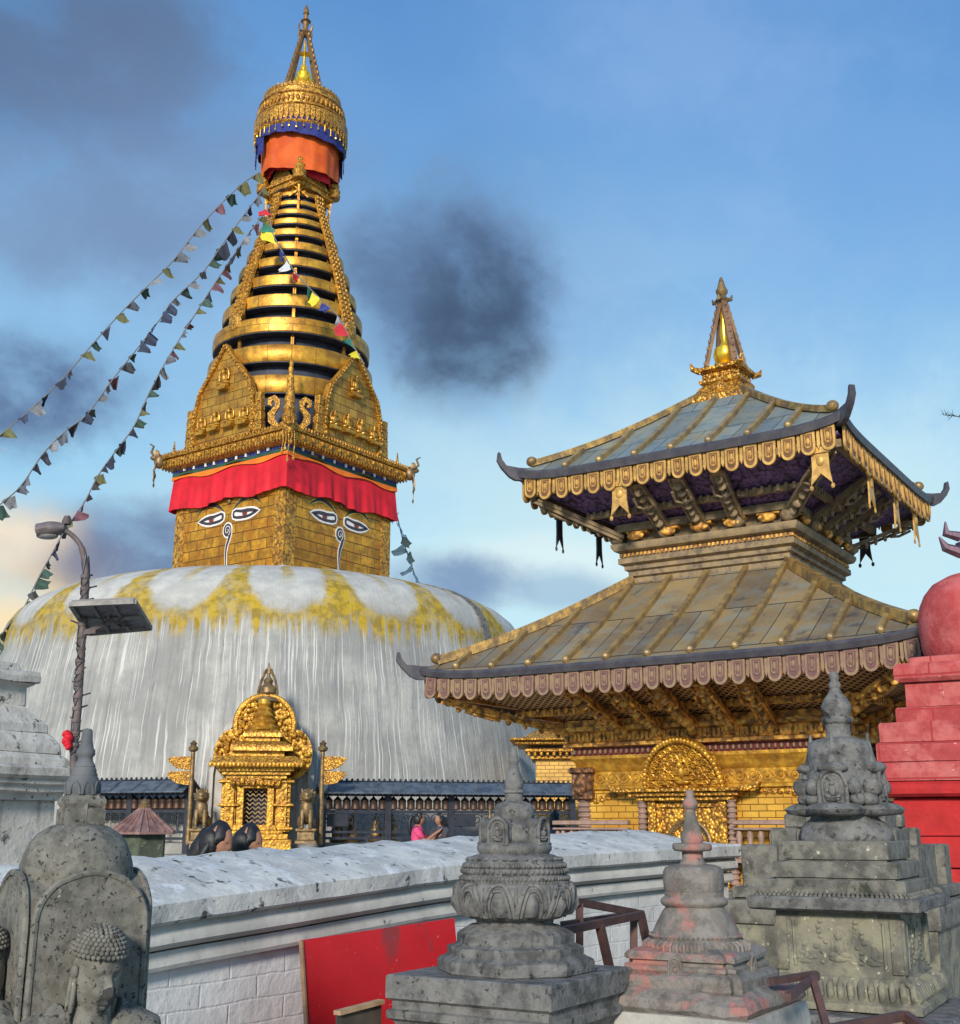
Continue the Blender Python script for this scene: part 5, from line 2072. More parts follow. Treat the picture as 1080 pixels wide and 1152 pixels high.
zb, zt = zr(1029, MY), zr(992, MY)
h = zt - zb
NP = 11
for k in range(NP):
    a0_ = ang0 + 2 * PI * k / NP
    half = PI / NP

    def sp_pt(da, f_, o_):
        z_ = zb + h * f_
        r_ = rad_at(z_) + o_
        an = a0_ - PI / 2 + da
        return (math.cos(an) * r_, math.sin(an) * r_, z_)
    for (wf, top_, rad, o_) in ((.93, .97, .0085, .003), (.66, .80, .006, .003)):
        arc = []
        for i in range(23):
            u = -1 + 2 * i / 22
            f_ = top_ * (1 - abs(u) ** 3.2)
            arc.append(sp_pt(u * half * wf, max(.02, f_), o_))
        mb.tube(arc, rad, 6)
    # swelling leaf blade
    rr = []
    for j in range(9):
        f_ = .03 + .62 * j / 8
        ww = half * .42 * math.sqrt(max(.02, 1 - ((j / 8) ** 3)))
        rr.append([sp_pt(-ww + 2 * ww * i / 8, f_, .002 + .016 * (1 - (i / 4 - 1) ** 2) * (1 - (j / 8) ** 4)) for i in range(9)])
    vv = [mb._v(r_) for r_ in rr]
    for A, B in zip(vv, vv[1:]):
        for i in range(8): mb._f([A[i], A[i + 1], B[i + 1], B[i]])
    mb.tube([sp_pt(0, .05, .016), sp_pt(0, .35, .020), sp_pt(0, .62, .010)], .0035, 5)
    mb.tube([sp_pt(half, .05, .001), sp_pt(half, .5, .004), sp_pt(half, .9, .004)], .006, 5)
mb.build('lotus_petal_ring', stone, mbody, sharp=60)
mb = MB()
for (rw, hw, n, s_) in ((973, 57.5, 64, .0075), (979, 59.5, 60, .0085), (987, 61.5, 80, .0065), (991.5, 61, 90, .0055)):
    for k in range(n):
        t_ = 2 * PI * k / n
        mb.ball((math.cos(t_) * hw * q, math.sin(t_) * hw * q, zr(rw, MY)), (s_, s_, s_ * 1.2), None, 6, 4)
for k in range(30):
    t_ = 2 * PI * k / 30
    mb.ball((math.cos(t_) * 52 * q, math.sin(t_) * 52 * q, zr(966, MY)), (.014, .014, .008), None, 6, 4)
mb.build('beaded_band', stone, mbody, sharp=60)
for k in range(4):
    mb = MB()
    niche(mb, RZ(k * PI / 2) @ T(0, -37 * q, zr(949, MY)), 24 * q, (zr(918, MY) - zr(949, MY)))
    mb.rough(.002, 30, k)
    mb.build('niche', stone, ms, sharp=60)
# octagonal steps
mb = MB()
oc = circ(8, PI / 8)
K = 1.06
op = [(46, 1039), (60, 1047), (63, 1050), (63, 1059), (66, 1061), (72, 1063), (73, 1065), (73, 1072), (76, 1074), (83, 1077), (84, 1080), (84, 1090), (82, 1092)]
prof_o = [(hw * K * mpp(rw, MY), zr(rw, MY)) for hw, rw in op]
mb.loft(oc, prof_o[::-1])
mb.rough(.003, 14, 3)
mb.build('octagonal_step', stone, ms, sharp=24)
SLX = at(577, 1110, MY).x - MXc
Rm = RZ(-YAW)
off = Rm @ Vector((SLX, 0, 0))
zt = prof_o[-1][1]
mb = MB()
mb.loft(SQ, [(k_ - .055, z_) for k_, z_ in [(.385, -.2), (.385, .62), (.36, .66), (.36, zt - .30), (.345, zt - .28), (.345, zt - .17), (.355, zt - .15), (.372, zt - .14), (.372, zt - .115), (.358, zt - .11), (.358, zt - .085), (.375, zt - .075), (.375, zt - .006), (.369, zt)]], T(off.x, off.y, 0))
mb.rough(.003, 9, 5)
slab = mb.build('square_pedestal', stone, ms, sharp=24)
mb = MB()
for a in range(4):
    for i in range(16):
        mb.ball((-.265 + i * .0353, -.284, zt - .215), (.018, .012, .02), T(off.x, off.y, 0) @ RZ(a * PI / 2), 7, 5)
mb.build('carved_leaf_band', stone, slab, sharp=60)

# ---- pink-stained stupa
KY = 4.7
KX, pp = px_prof(784, 1080, KY, [(3.5, 889), (4.5, 890), (4.5, 897), (6, 899), (8, 902), (8.5, 905), (8, 909), (5, 911), (6, 914), (6.3, 917), (6.8, 918), (7.2, 922), (7.8, 923), (8.2, 927), (8.8, 928), (10.5, 936), (12, 940),
                                (12.5, 945), (11.5, 948), (21, 949), (22, 951), (22, 955), (20, 957), (11.5, 958), (11.5, 967), (14, 970), (15, 972), (25, 973.5), (31, 976), (33.5, 981), (34, 990), (33.5, 1001), (32.5, 1003), (33.5, 1004), (33, 1008),
                                (37, 1011), (38, 1014), (36.5, 1017), (32, 1020), (36, 1024), (40, 1031), (45, 1041), (49, 1050), (51, 1053), (50, 1055), (53, 1057), (57, 1061), (58, 1065), (56, 1069), (50, 1072), (49, 1080)])
ks = empty('vermilion_stained_stupa', (KX, KY, 0), YAW, 'worn grey stupa smeared with pink vermilion powder, between the lotus stupa and the tall pedestal', 'votive stupa')
mb = MB()
mb.lathe(pp[::-1], 44)
mb.rough(.003, 14, 8)
kb = mb.build('bell_and_spire', stone_pink, ks, sharp=50)
mb = MB()
q = mpp(1060, KY)
for k in range(46):
    M = RZ(2 * PI * k / 46)
    mb.tube([(0, -52 * q, zr(1056.5, KY)), (0, -58.5 * q, zr(1061, KY)), (.002, -58.8 * q, zr(1067, KY))], [.006, .008, .006], 5, M)
for k in range(60):
    t_ = 2 * PI * k / 60
    mb.ball((math.cos(t_) * 51 * q, math.sin(t_) * 51 * q, zr(1051, KY)), .006, None, 5, 4)
mb.build('petal_band', stone_pink, kb, sharp=60)
mb = MB()
RD = redent(.13, 1)
zk = lambda row, s=70: zr(row, KY - .34 * s * mpp(row, KY))
ml = lambda hw: hw * mpp(1090, KY)
mb.loft(RD, [(ml(62), zk(1092)), (ml(64), zk(1089)), (ml(64), zk(1085)), (ml(60), zk(1083)), (ml(60), zk(1080)), (ml(64), zk(1078)), (ml(64), zk(1074)), (ml(61), zk(1070)), (ml(46), zk(1065))])
mb.rough(.008, 12, 2, cuts=2)
mb.build('upper_step', stone_pink, ks, sharp=30)
mb = MB()
mb.loft(RD, [(ml(72), zk(1111)), (ml(74), zk(1108)), (ml(74), zk(1098)), (ml(71), zk(1094)), (ml(58), zk(1088))])
mb.rough(.009, 10, 3, cuts=2)
mb.build('middle_step', stone_pink, ks, sharp=30)
mb = MB()
mb.loft(SQ, [(ml(88), zk(1133)), (ml(92), zk(1127)), (ml(89), zk(1117)), (ml(76), zk(1107))])
mb.rough(.02, 8, 4, cuts=5)
mb.build('broken_slab', stone_pink, ks, sharp=30)
mb = MB()
mb.loft(SQ, [(ml(96), -.2), (ml(96), zk(1150)), (ml(93), zk(1134)), (ml(70), zk(1130))])
mb.rough(.006, 8, 5, cuts=3)
mb.build('rough_base', mat('pale_stone_base', (.36, .34, .30), (.24, .225, .20), 5, .9, bumps=((18, .5, .01), (90, .5, .003)), mott=((.44, .42, .38), 14, .5)), ks, sharp=30)
for k in range(4):
    mb = MB()
    niche(mb, RZ(k * PI / 2) @ T(0, -ml(64) - .004, zk(1097)), .05, .075)
    mb.build('small_figure_niche', stone_pink, ks, sharp=60)

# ---- right: tall pedestal stupa
BY = 6.0
BX, pb = px_prof(956, 1000, BY, [(3.5, 756), (5, 758), (5.5, 762), (4.5, 766), (6.5, 769), (7, 772), (5.5, 775), (8, 780), (13, 787), (16.5, 794), (16.5, 799), (14, 804), (13.5, 806), (17, 807.5), (18, 810), (16.5, 813.5), (13.5, 815), (13.5, 828),
                                 (15, 830), (25, 832), (32, 835), (35, 842), (35.5, 850), (34.5, 866), (38, 870), (38, 893), (40, 896), (36, 900), (36, 918), (38, 922), (44, 926), (49, 933), (52, 941), (52, 944), (50, 950)])
bs = empty('tall_votive_stupa', (BX, BY, 0), YAW + R(1), 'tall grey stone stupa on a stepped pedestal with carved niches, at the right', 'votive stupa')
mb = MB()
mb.lathe(pb[::-1], 44)
bb = mb.build('dome_and_spire', stone, bs, sharp=50)
q = mpp(900, BY)
for k in range(4):
    M = RZ(k * PI / 2) @ T(0, -38 * q, zr(916, BY))
    mb = MB()
    w_, h_ = 48 * q, (zr(864, BY) - zr(918, BY))
    mb.lathe([(w_ * .2, -h_ * .05), (w_ * .62, 0), (w_ * .68, h_ * .1), (w_ * .6, h_ * .16), (w_ * .5, h_ * .2), (w_ * .3, h_ * .24)], 20, M @ T(0, .02, 0))
    niche(mb, M @ T(0, -.02, h_ * .18), w_ * .62, h_ * .78)
    for sx in (-1, 1):
        mb.ball((sx * w_ * .48, .0, h_ * .55), (w_ * .16, .05, h_ * .2), M, 9, 6)
        mb.ball((sx * w_ * .5, .02, h_ * .3), (w_ * .18, .05, h_ * .14), M, 9, 6)
    mb.ball((0, -.0, h_ * .95), (w_ * .36, .05, h_ * .13), M, 10, 6)
    mb.rough(.006, 16, k + 2)
    mb.build('carved_niche', stone, bs, sharp=60)
for k in range(4):
    mb = MB()
    M = RZ(k * PI / 2)
    mb.lathe([(.018, zr(868, BY)), (.03, zr(866, BY)), (.028, zr(862, BY)), (.035, zr(858, BY)), (.02, zr(845, BY)), (.012, zr(835, BY)), (.005, zr(826, BY))], 10, M @ T(0, -32 * q, 0))
    mb.build('dome_finial_relief', stone, bb, sharp=60)
zb = lambda row: zr(row, BY - .34 * 80 * mpp(row, BY))
ml = lambda hw: hw * mpp(990, BY)


def tierb(name, s_, r0, r1, m=stone_b, ch=1.2, dz=None):
    mb = MB()
    z0, z1 = zb(r1), zb(r0)
    c_ = ch * mpp(990, BY)
    mb.loft(SQ, [(ml(s_ - 3), z0), (ml(s_ - 3), z0 + 1.6 * c_), (ml(s_), z0 + 2.2 * c_), (ml(s_), z1 - c_), (ml(s_) - c_, z1), (ml(s_) * .5, z1 + .001)])
    mb.rough(.0035, 12, s_, cuts=2)
    return mb.build(name, m, bs, sharp=28)


tierb('step_block', 57, 946, 969)
tierb('step_block', 67, 968.5, 989)
tierb('step_block', 76, 988.5, 1007)
mb = MB()
for a in range(4):
    for i in range(34):
        mb.ball((-ml(82) + i * ml(164) / 33, -ml(81), zb(1006)), (.011, .011, .011), RZ(a * PI / 2), 6, 4)
        mb.ball((-ml(80) + i * ml(160) / 33, -ml(78.5), zb(1003)), (.010, .010, .009), RZ(a * PI / 2), 6, 4)
mb.build('beaded_course', stone_b, bs, sharp=60)
mb = MB()
mb.loft(SQ, [(ml(72), zb(1024)), (ml(86), zb(1022)), (ml(90), zb(1020)), (ml(91), zb(1009)), (ml(89), zb(1007)), (ml(70), zb(1006))])
mb.rough(.004, 8, 6, cuts=3)
mb.build('cornice_slab', stone, bs, sharp=28)
mossy = mat('lichen_stone', (.165, .155, .125), (.085, .082, .066), 4, .9, bumps=((16, .6, .015), (80, .5, .003)), mott=((.27, .25, .17), 9, .7),
            spots=(((.48, .45, .30), 22, .60, .68), ((.035, .035, .03), 7, .58, .72)))
mb = MB()
mb.loft(SQ, [(ml(66), zb(1096)), (ml(66), zb(1024))])
mb.rough(.003, 8, 6, cuts=3)
ped = mb.build('pedestal_block', mossy, bs, sharp=28)
for a in range(4):
    M = RZ(a * PI / 2)
    mb = MB()
    s_ = ml(66)
    z0, z1 = zb(1090), zb(1030)
    for sx in (-1, 1):
        mb.box(sx * (s_ - .025) - .025, sx * (s_ - .025) + .025, -s_ - .012, -s_ + .01, z0, z1, M, .004)
        mb.tube([(sx * (s_ - .08), -s_ - .003, z0 + .02), (sx * (s_ - .08), -s_ - .003, z1 - .02)], .008, 5, M)
    figure(mb, M @ T(0, -s_, z0 + .04) @ S(1, .5, 1), .17)
    for sx in (-1, 1):
        figure(mb, M @ T(sx * s_ * .55, -s_, z0 + .03) @ S(1, .45, 1), .13)
        for i in range(9):
            mb.ball((sx * s_ * .30 + random.uniform(-.03, .03), -s_ - .0, z0 + .04 + i * .022), (.015, .010, .012), M, 6, 4)
    mb.rough(.003, 40, a)
    mb.build('relief_panel', mossy, ped, sharp=60)
mb = MB()
mb.loft(SQ, [(ml(84), zb(1130)), (ml(84), zb(1122)), (ml(80), zb(1120)), (ml(76), zb(1112)), (ml(72), zb(1100)), (ml(68), zb(1094))])
for a in range(4):
    for i in range(15):
        x = -ml(74) + i * ml(148) / 14
        mb.tube([(x, -ml(68), zb(1097)), (x + .004, -ml(76), zb(1103)), (x + .010, -ml(80), zb(1113)), (x, -ml(78), zb(1119))], [.010, .017, .017, .008], 7, RZ(a * PI / 2))
mb.build('petal_moulding', mossy, bs, sharp=60)
mb = MB()
mb.loft(SQ, [(ml(112), -.2), (ml(112), zb(1140)), (ml(110), zb(1133)), (ml(60), zb(1131))])
mb.rough(.004, 8, 7, cuts=2)
mb.build('plinth_slab', stone, bs, sharp=28)

# ---- big stepped base behind it
CY = 7.8
c0 = at(957, 1000, CY)
ss_ = empty('stepped_stone_base', (c0.x, CY, 0), YAW + R(1), 'broad stepped grey stone base of stacked corner blocks behind the tall votive stupa', 'stone base')
zc = lambda row: zr(row, CY - .34 * 90 * mpp(row, CY))
ml = lambda hw: hw * mpp(990, CY)
for i, (s_, r0, r1) in enumerate(((55, 915, 932), (68, 931, 953), (94, 950, 1004))):
    for kx in (-1, 1):
        for ky in (-1, 1):
            mb = MB()
            d_ = s_ * .42
            mb.box(min(kx * ml(s_), kx * ml(s_ - d_)), max(kx * ml(s_), kx * ml(s_ - d_)), min(ky * ml(s_), ky * ml(s_ - d_)), max(ky * ml(s_), ky * ml(s_ - d_)), zc(r1), zc(r0), None, .012)
            mb.rough(.003, 7, i)
            mb.build('corner_block', stone_b, ss_, sharp=40)
    mb = MB()
    mb.loft(SQ, [(ml(s_ * .9), zc(r1)), (ml(s_ * .9), zc(r0 + 1.5))], None)
    mb.build('core_course', stone_b, ss_, sharp=40)
mb = MB()
mb.loft(SQ, [(ml(99), zc(1010)), (ml(103), zc(1008)), (ml(103), zc(998)), (ml(100), zc(996)), (ml(60), zc(995))])
mb.rough(.008, 6, 3, cuts=3)
mb.build('rough_course', stone_b, ss_, sharp=30)
mb = MB()
mb.loft(SQ, [(ml(112), zc(1037)), (ml(113), zc(1034)), (ml(113), zc(1014)), (ml(111), zc(1011)), (ml(60), zc(1008))])
mb.rough(.005, 6, 3, cuts=2)
mb.build('ledge_slab', stone_b, ss_, sharp=30)
mb = MB()
mb.loft(SQ, [(ml(108), -.2), (ml(108), zc(1034))])
mb.rough(.004, 5, 3, cuts=3)
mb.build('lower_block', mossy, ss_, sharp=30)

# ================================================================== red stupa
RY_ = 11.0
rc = at(1126, 800, RY_)
red = empty('red_stupa', (rc.x, RY_, 0), YAW, 'stepped brick stupa painted all over in pinkish red, at the right edge', 'stupa')
zz_ = lambda row: zr(row, RY_ - .34 * .7)
ml = lambda hw: hw * mpp(800, RY_)
mb = MB()
mb.lathe([(ml(a * .88), zr(b_, RY_)) for a, b_ in [(80, 745), (85, 738), (88, 725), (90, 708), (90, 694), (87, 680), (81, 668), (70, 657), (52, 649), (30, 645), (22, 644)]], 48)
mb.rough(.008, 3, 2)
rd = mb.build('dome', mat('red_painted_plaster', (.45, .058, .055), (.33, .04, .04), 2, .9, bumps=((5, .6, .04), (30, .6, .012)), mott=((.62, .15, .14), 4, .6), spots=(((.26, .035, .035), 9, .60, .70),)), red, sharp=50)
E_ = lambda px: (1126 - px) / 1.226
tiers = [(1030, 746, 739), (1012, 768, 747), (1022, 796, 768), (1010, 814, 797), (991, 836, 814), (986, 858, 837), (985, 879, 859), (982, 897, 880), (1000, 940, 898), (990, 975, 941), (975, 1050, 976)]
redm2 = mat('deep_red_paint', (.48, .018, .018), (.35, .013, .013), 3, .85, bumps=((5, .6, .03), (30, .6, .01)), spots=(((.32, .015, .015), 8, .64, .74),))
for i, (px, r0, r1) in enumerate(tiers):
    mb = MB()
    s_ = ml(E_(px))
    z0, z1 = zz_(r0), zz_(r1)
    h = z1 - z0
    if px in (1012, 982):
        mb.loft(SQ, [(s_ * .96, z0), (s_, z0 + h * .2), (s_ * 1.005, z0 + h * .5), (s_, z0 + h * .8), (s_ * .96, z1)])
    else:
        mb.loft(SQ, [(s_, z0), (s_, z1 - .015), (s_ - .015, z1)])
    mb.rough(.007, 5, i, cuts=3)
    mb.build('brick_tier', red_stone if i < 7 else redm2, red, sharp=30)
mb = MB()
M = T(.05, -ml(E_(985)) - .06, zz_(985))
w_, h_ = .42, zz_(902) - zz_(985)
mb.box(-w_ / 2, w_ / 2, 0, .3, -.3, h_ * .62, M, .02)
pl = [(math.cos(t) * w_ * .5, h_ * .6 + math.sin(t) * h_ * .4) for t in [PI * i / 14 for i in range(15)]]
mb.prism(pl, 0, .3, M)
mb.tube([(x * 1.05, -.02, z) for x, z in [(w_ * .5, 0)] + pl + [(-w_ * .5, 0)]], .035, 7, M)
mb.box(-w_ * .62, w_ * .62, -.06, .3, h_ * .52, h_ * .60, M, .015)
mb.build('arched_niche', redm2, red, sharp=50)
mb = MB()
mb.lathe([(ml(24), zr(650, RY_)), (ml(24), zr(620, RY_)), (ml(30), zr(616, RY_)), (ml(30), zr(608, RY_)), (ml(10), zr(604, RY_)), (ml(6), zr(560, RY_)), (ml(2), zr(520, RY_))], 4)
for k in range(4):
    A = RZ(k * PI / 2 + R(31))
    mb.tube([(-ml(26), 0, zr(622, RY_)), (-ml(44), 0, zr(616, RY_)), (-ml(50), 0, zr(604, RY_))], [.06, .045, .008], 7, A)
    mb.tube([(-ml(26), 0, zr(604, RY_)), (-ml(42), 0, zr(600, RY_)), (-ml(41), 0, zr(587, RY_))], [.05, .04, .008], 7, A)
mb.build('metal_crest', mat('dull_purple_metal', (.16, .09, .12), (.10, .06, .08), 8, .5, .4), red)

# ================================================================== white stupa, left edge
WY = 9.0
wc = at(-72, 850, WY)
wh = empty('white_stepped_stupa', (wc.x, WY, 0), YAW, 'crumbling whitewashed stepped stupa cut by the left edge', 'stupa')
ml = lambda hw: hw * mpp(850, WY)
zw_ = lambda row: zr(row, WY - .1)
E_ = lambda px: ml((px + 72) / 1.516)
for i, lst in enumerate(([(44, 764), (45, 757), (43, 753), (20, 750), (18, 742), (-10, 740)],
                         [(28, 792), (28, 770), (38, 765), (30, 763)],
                         [(60, 822), (58, 812), (50, 806), (36, 795), (26, 790)],
                         [(78, 846), (76, 836), (70, 830), (62, 824), (52, 820)],
                         [(92, 861), (90, 854), (80, 848), (70, 845)],
                         [(112, 876), (119, 872), (119, 864), (110, 861), (80, 859)],
                         [(84, 900), (84, 893), (100, 890), (100, 884), (108, 881), (108, 875), (90, 874)],
                         [(84, 1010), (84, 985), (74, 978), (70, 970), (70, 900), (60, 899)],
                         [(92, 1160), (92, 1012), (86, 1008)])):
    mb = MB()
    mb.loft(redent(.10, 1) if i < 7 else SQ, [(E_(a), zw_(b_)) for a, b_ in lst])
    mb.rough(.014, 4, i, cuts=3)
    mb.build('plaster_tier', white_wash, wh, sharp=30)
mb = MB()
mb.lathe([(E_(10), zw_(742)), (E_(12), zw_(725)), (E_(0), zw_(700)), (E_(-30), zw_(690))], 32)
mb.build('dome', white_wash, wh)

# ================================================================== seated-figure stupa, left foreground
UY = 3.0
UX, pu = px_prof(84, 1000, UY, [(4, 820), (5.5, 822), (6.5, 834), (8, 841), (10, 844), (10.5, 849), (8, 852), (8.5, 856), (11, 860), (12, 862.5), (11.6, 863), (13.5, 867), (13.1, 868), (15, 872), (14.6, 873), (17, 877), (18.5, 882), (18, 888), (16, 894)])
us = empty('seated_figures_stupa', (UX, UY, 0), -R(55), 'brown grey stone stupa with seated stone figures on its sides, nearest at lower left', 'votive stupa')
mb = MB()
mb.lathe(pu[::-1], 28)
q = mpp(885, UY)
for k in range(8):
    M = RZ(2 * PI * k / 8)
    arc = [(math.cos(t) * 6 * q, -17.5 * q, zr(894, UY) + math.sin(t) * 14 * q) for t in [PI * i / 8 for i in range(9)]]
    mb.tube(arc, .004, 5, M)
mb.build('spire', mat('blue_grey_stone', (.13, .135, .14), (.085, .09, .095), 14, .8, bumps=((70, .5, .003),)), us, sharp=50)
mb = MB()
mb.loft(SQ, [(21 * q, zr(932, UY)), (21 * q, zr(911, UY)), (18.5 * q, zr(909, UY)), (19.5 * q, zr(907, UY)), (21 * q, zr(904, UY)), (21 * q, zr(900, UY)), (19 * q, zr(897, UY)), (14 * q, zr(893, UY))])
mb.loft(SQ, [(15.5 * q, zr(934, UY)), (15.5 * q, zr(904, UY))], RZ(PI / 4))
mb.rough(.0015, 30, 1, cuts=2)
mb.build('square_neck', stone_buddha, us, sharp=30)
mb = MB()
mb.lathe([(hw * mpp(rw, UY), zr(rw, UY)) for hw, rw in [(50, 1150), (58, 1040), (60, 1004), (61, 998), (62, 985), (61, 972), (58, 960), (53, 948), (45, 938), (33, 930), (20, 926)]], 56)
mb.rough(.002, 18, 1)
mb.build('dome', stone_buddha, us, sharp=50)
HB = .128
for k in range(4):
    M = RZ(k * PI / 2)
    mb = MB()
    zt_, zsp = zr(980, UY), zr(1040, UY)
    hh = zt_ - zsp
    ww = HB * .98
    out = [(-ww * 1.06, zr(1300, UY)), (ww * 1.06, zr(1300, UY))] + [(math.cos(t) * ww * (1 if abs(math.cos(t)) > .0 else 1), zsp + math.sin(t) ** .8 * hh) for t in [PI * i / 24 for i in range(25)]]
    mb.prism(out, -HB - .015, -HB + .12, M)
    rim = [(x, -HB - .012, z) for x, z in out[2:]]
    mb.tube([(rim[0][0] * 1.03, rim[0][1], zr(1300, UY))] + rim + [(rim[-1][0] * 1.03, rim[-1][1], zr(1300, UY))], .0085, 7, M)
    mb.rough(.0025, 16, k, cuts=1)
    st = mb.build('arched_stele', stone_buddha, us, sharp=50)
mb = MB()
mb.loft(SQ, [(HB + .12, -.2), (HB + .12, zr(1420, UY)), (HB + .02, zr(1400, UY)), (HB, zr(1390, UY)), (HB - .02, zr(1010, UY)), (HB - .045, zr(990, UY))])
mb.build('core', stone_buddha, us, sharp=30)


def stone_buddha_fig(M, twist, sfx):
    """seated stone figure, facing -Y of M, head bowed; z absolute"""
    f_ = MB()
    zh = zr(1086, UY)
    Hd = M @ T(0, -HB - .075, zh) @ RZ(twist) @ RX(R(9)) @ S(.76, .8, 1)
    # one sculpted head: dense sphere shaped with brow, cheeks, nose, lips and chin
    def hp(ph, a, off=0.0):
        x, y, z = math.cos(ph) * math.cos(a), math.cos(ph) * math.sin(a), math.sin(ph)
        X, Y_, Z = x * (.068 + off), y * (.074 + off), z * (.100 + off)
        if z < 0:
            X *= 1 - .30 * (-z) ** 1.8
            Y_ *= 1 - .08 * (-z) ** 2
        if y < 0:
            g = lambda cx, cz, sx, sz: math.exp(-((x - cx) / sx) ** 2 - ((z - cz) / sz) ** 2)
            Y_ -= .022 * g(0, -.20, .12, .20) + .008 * g(0, -.32, .24, .08)
            Y_ += .013 * (g(.34, .04, .20, .10) + g(-.34, .04, .20, .10))
            Y_ -= .010 * (g(.34, .00, .16, .05) + g(-.34, .00, .16, .05))
            Y_ -= .008 * (g(.36, .19, .28, .05) + g(-.36, .19, .28, .05))
            Y_ -= .011 * g(0, -.50, .24, .05) + .010 * g(0, -.61, .18, .045) - .007 * g(0, -.555, .27, .015)
            Y_ -= .009 * g(0, -.85, .3, .12)
            Y_ -= .006 * (g(.5, -.35, .22, .22) + g(-.5, -.35, .22, .22))
        return (X, Y_, Z)
    n, m_ = 56, 44
    f_.rings([[hp(-PI / 2 + PI * (i + .01) / (m_ + .02), 2 * PI * j / n) for j in range(n)] for i in range(m_ + 1)], Hd)
    # neck, torso, shoulders, arms and folded legs
    f_.tube([(0, -HB - .06, zh - .05), (0, -HB - .045, zh - .13)], [.04, .055], 20, M)
    f_.ball((0, -HB - .03, zh - .225), (.112, .072, .15), M, 28, 16)
    for sx in (-1, 1):
        f_.tube([(sx * .05, -HB - .04, zh - .095), (sx * .120, -HB - .04, zh - .13), (sx * .150, -HB - .04, zh - .26), (sx * .12, -HB - .10, zh - .36), (sx * .03, -HB - .13, zh - .38)], [.045, .052, .042, .034, .026], 16, M)
        f_.tube([(sx * .06, -HB - .06, zh - .41), (sx * .18, -HB - .12, zh - .42), (sx * .04, -HB - .17, zh - .43)], [.06, .055, .03], 14, M)
    b = f_.build('seated_figure', stone_buddha, us, sharp=70)
    rm = b.modifiers.new('merge', 'REMESH')
    rm.mode = 'VOXEL'
    rm.voxel_size = .003
    rm.use_smooth_shade = True
    smm = b.modifiers.new('soften', 'SMOOTH')
    smm.iterations = 1
    # curled hair cap
    hb = MB()
    rr = []
    for i in range(12):
        ph = PI / 2 * (i / 11)
        rr.append([(math.cos(ph) * math.cos(a) * .077, .004 + math.cos(ph) * math.sin(a) * .080, .046 + math.sin(ph) * .058) for a in [2 * PI * j / 30 for j in range(30)]])
    hb.rings(rr, Hd)
    for i in range(10):
        ph = (i + .1) / 10 * PI / 2
        nn = max(1, int(36 * math.cos(ph)))
        for j in range(nn):
            a = 2 * PI * (j + .5 * (i % 2)) / nn
            c_ = (math.cos(ph) * math.cos(a) * .077, .004 + math.cos(ph) * math.sin(a) * .081, .046 + math.sin(ph) * .058)
            hb.ball(c_, (.0080, .0072, .0055), Hd, 8, 6)
    hb.build('curled_hair', stone_buddha, b, sharp=70)
    for sx in (-1, 1):
        eb = MB()
        loop = [(sx * .070, .002 + math.sin(t) * .010, -.030 + math.cos(t) * .052 - .012) for t in [2 * PI * i / 18 for i in range(19)]]
        eb.tube(loop, .0075, 8, Hd)
        eb.ball((sx * .072, .0, .008), (.010, .016, .016), Hd, 10, 7)
        eb.ball((sx * .072, -.0, -.088), (.010, .013, .014), Hd, 10, 7)
        eb.build('long_ear', stone_buddha, b, sharp=70)
    # offering-soot on nose and mouth
    sb_ = MB()
    rws = []
    for i in range(25):
        v_ = -1 + i / 12
        wid = .46 * math.sqrt(max(.01, 1 - v_ * v_)) * (1 + .12 * math.sin(i * 1.9))
        rws.append([hp(-.50 + .40 * v_, -PI / 2 + wid * u / 10 + .05, .0022) for u in range(-10, 11)])
    vv = [sb_._v(r_, Hd) for r_ in rws]
    for A, B in zip(vv, vv[1:]):
        for i in range(20): sb_._f([A[i], A[i + 1], B[i + 1], B[i]])
    sb_.build('soot_smear', stone_dark, b, sharp=70)


stone_buddha_fig(RZ(0), R(6), '')
stone_buddha_fig(RZ(PI / 2), R(14), '')

# ================================================================== street lamp
LY = 8.0
lb = at(83, 850, LY)
lamp = empty('street_lamp', (lb.x, LY, gz(LY)), 0, 'old cobra-head street lamp with a small solar panel and cables wound up its pole', 'street lamp')


def lp(px, py, Y=LY):
    p = at(px, py, Y)
    return Vector((p.x - lb.x, p.y - LY, p.z - gz(LY)))


iron = mat('weathered_brown_iron', (.15, .11, .10), (.085, .065, .065), 14, .7, .15, bumps=((50, .5, .004),), spots=(((.30, .28, .26), 24, .62, .7),))
pole = [(83, 1180), (83, 850), (85, 828), (88, 790), (91, 740), (94, 690), (96.5, 655), (96, 635), (92, 617), (86, 607), (77, 599), (68, 594)]
pts = cr([lp(*p) for p in pole], 5)
mb = MB()
n = len(pts)
mb.tube(pts, [.026 if i < n * .55 else (.022 if i < n * .72 else .017) for i in range(n)], 12)
mb.build('pole', iron, lamp)
mb = MB()
rnd = random.Random(4)
for w_ in range(3):
    cab = []
    for i in range(150):
        t_ = i / 149
        row = 850 - t_ * 225
        k = max(0, min(1, (850 - row) / 195))
        px = 83 + 13 * k
        c_ = lp(px, row)
        a = i * .21 + w_ * 2.1 + math.sin(i * .11) * 1.5
        cab.append((c_.x + math.cos(a) * .027, c_.y + math.sin(a) * .027, c_.z))
    mb.tube(cab, .0042, 5)
mb.build('wound_cable', black_metal, lamp)
for i in range(15):
    row = 838 - i * 13.5
    px = 83 + 13 * max(0, min(1, (850 - row) / 195))
    mb = MB()
    c_ = lp(px, row)
    a = rnd.uniform(0, 6)
    mb.lathe([(.031, c_.z - .012), (.034, c_.z), (.031, c_.z + .012)], 10, T(c_.x, c_.y, 0))
    mb.tube([(c_.x, c_.y, c_.z), (c_.x + math.cos(a) * .08, c_.y + math.sin(a) * .08, c_.z + .03)], .006, 4)
    mb.build('cable_tie', iron, lamp)
mb = MB()
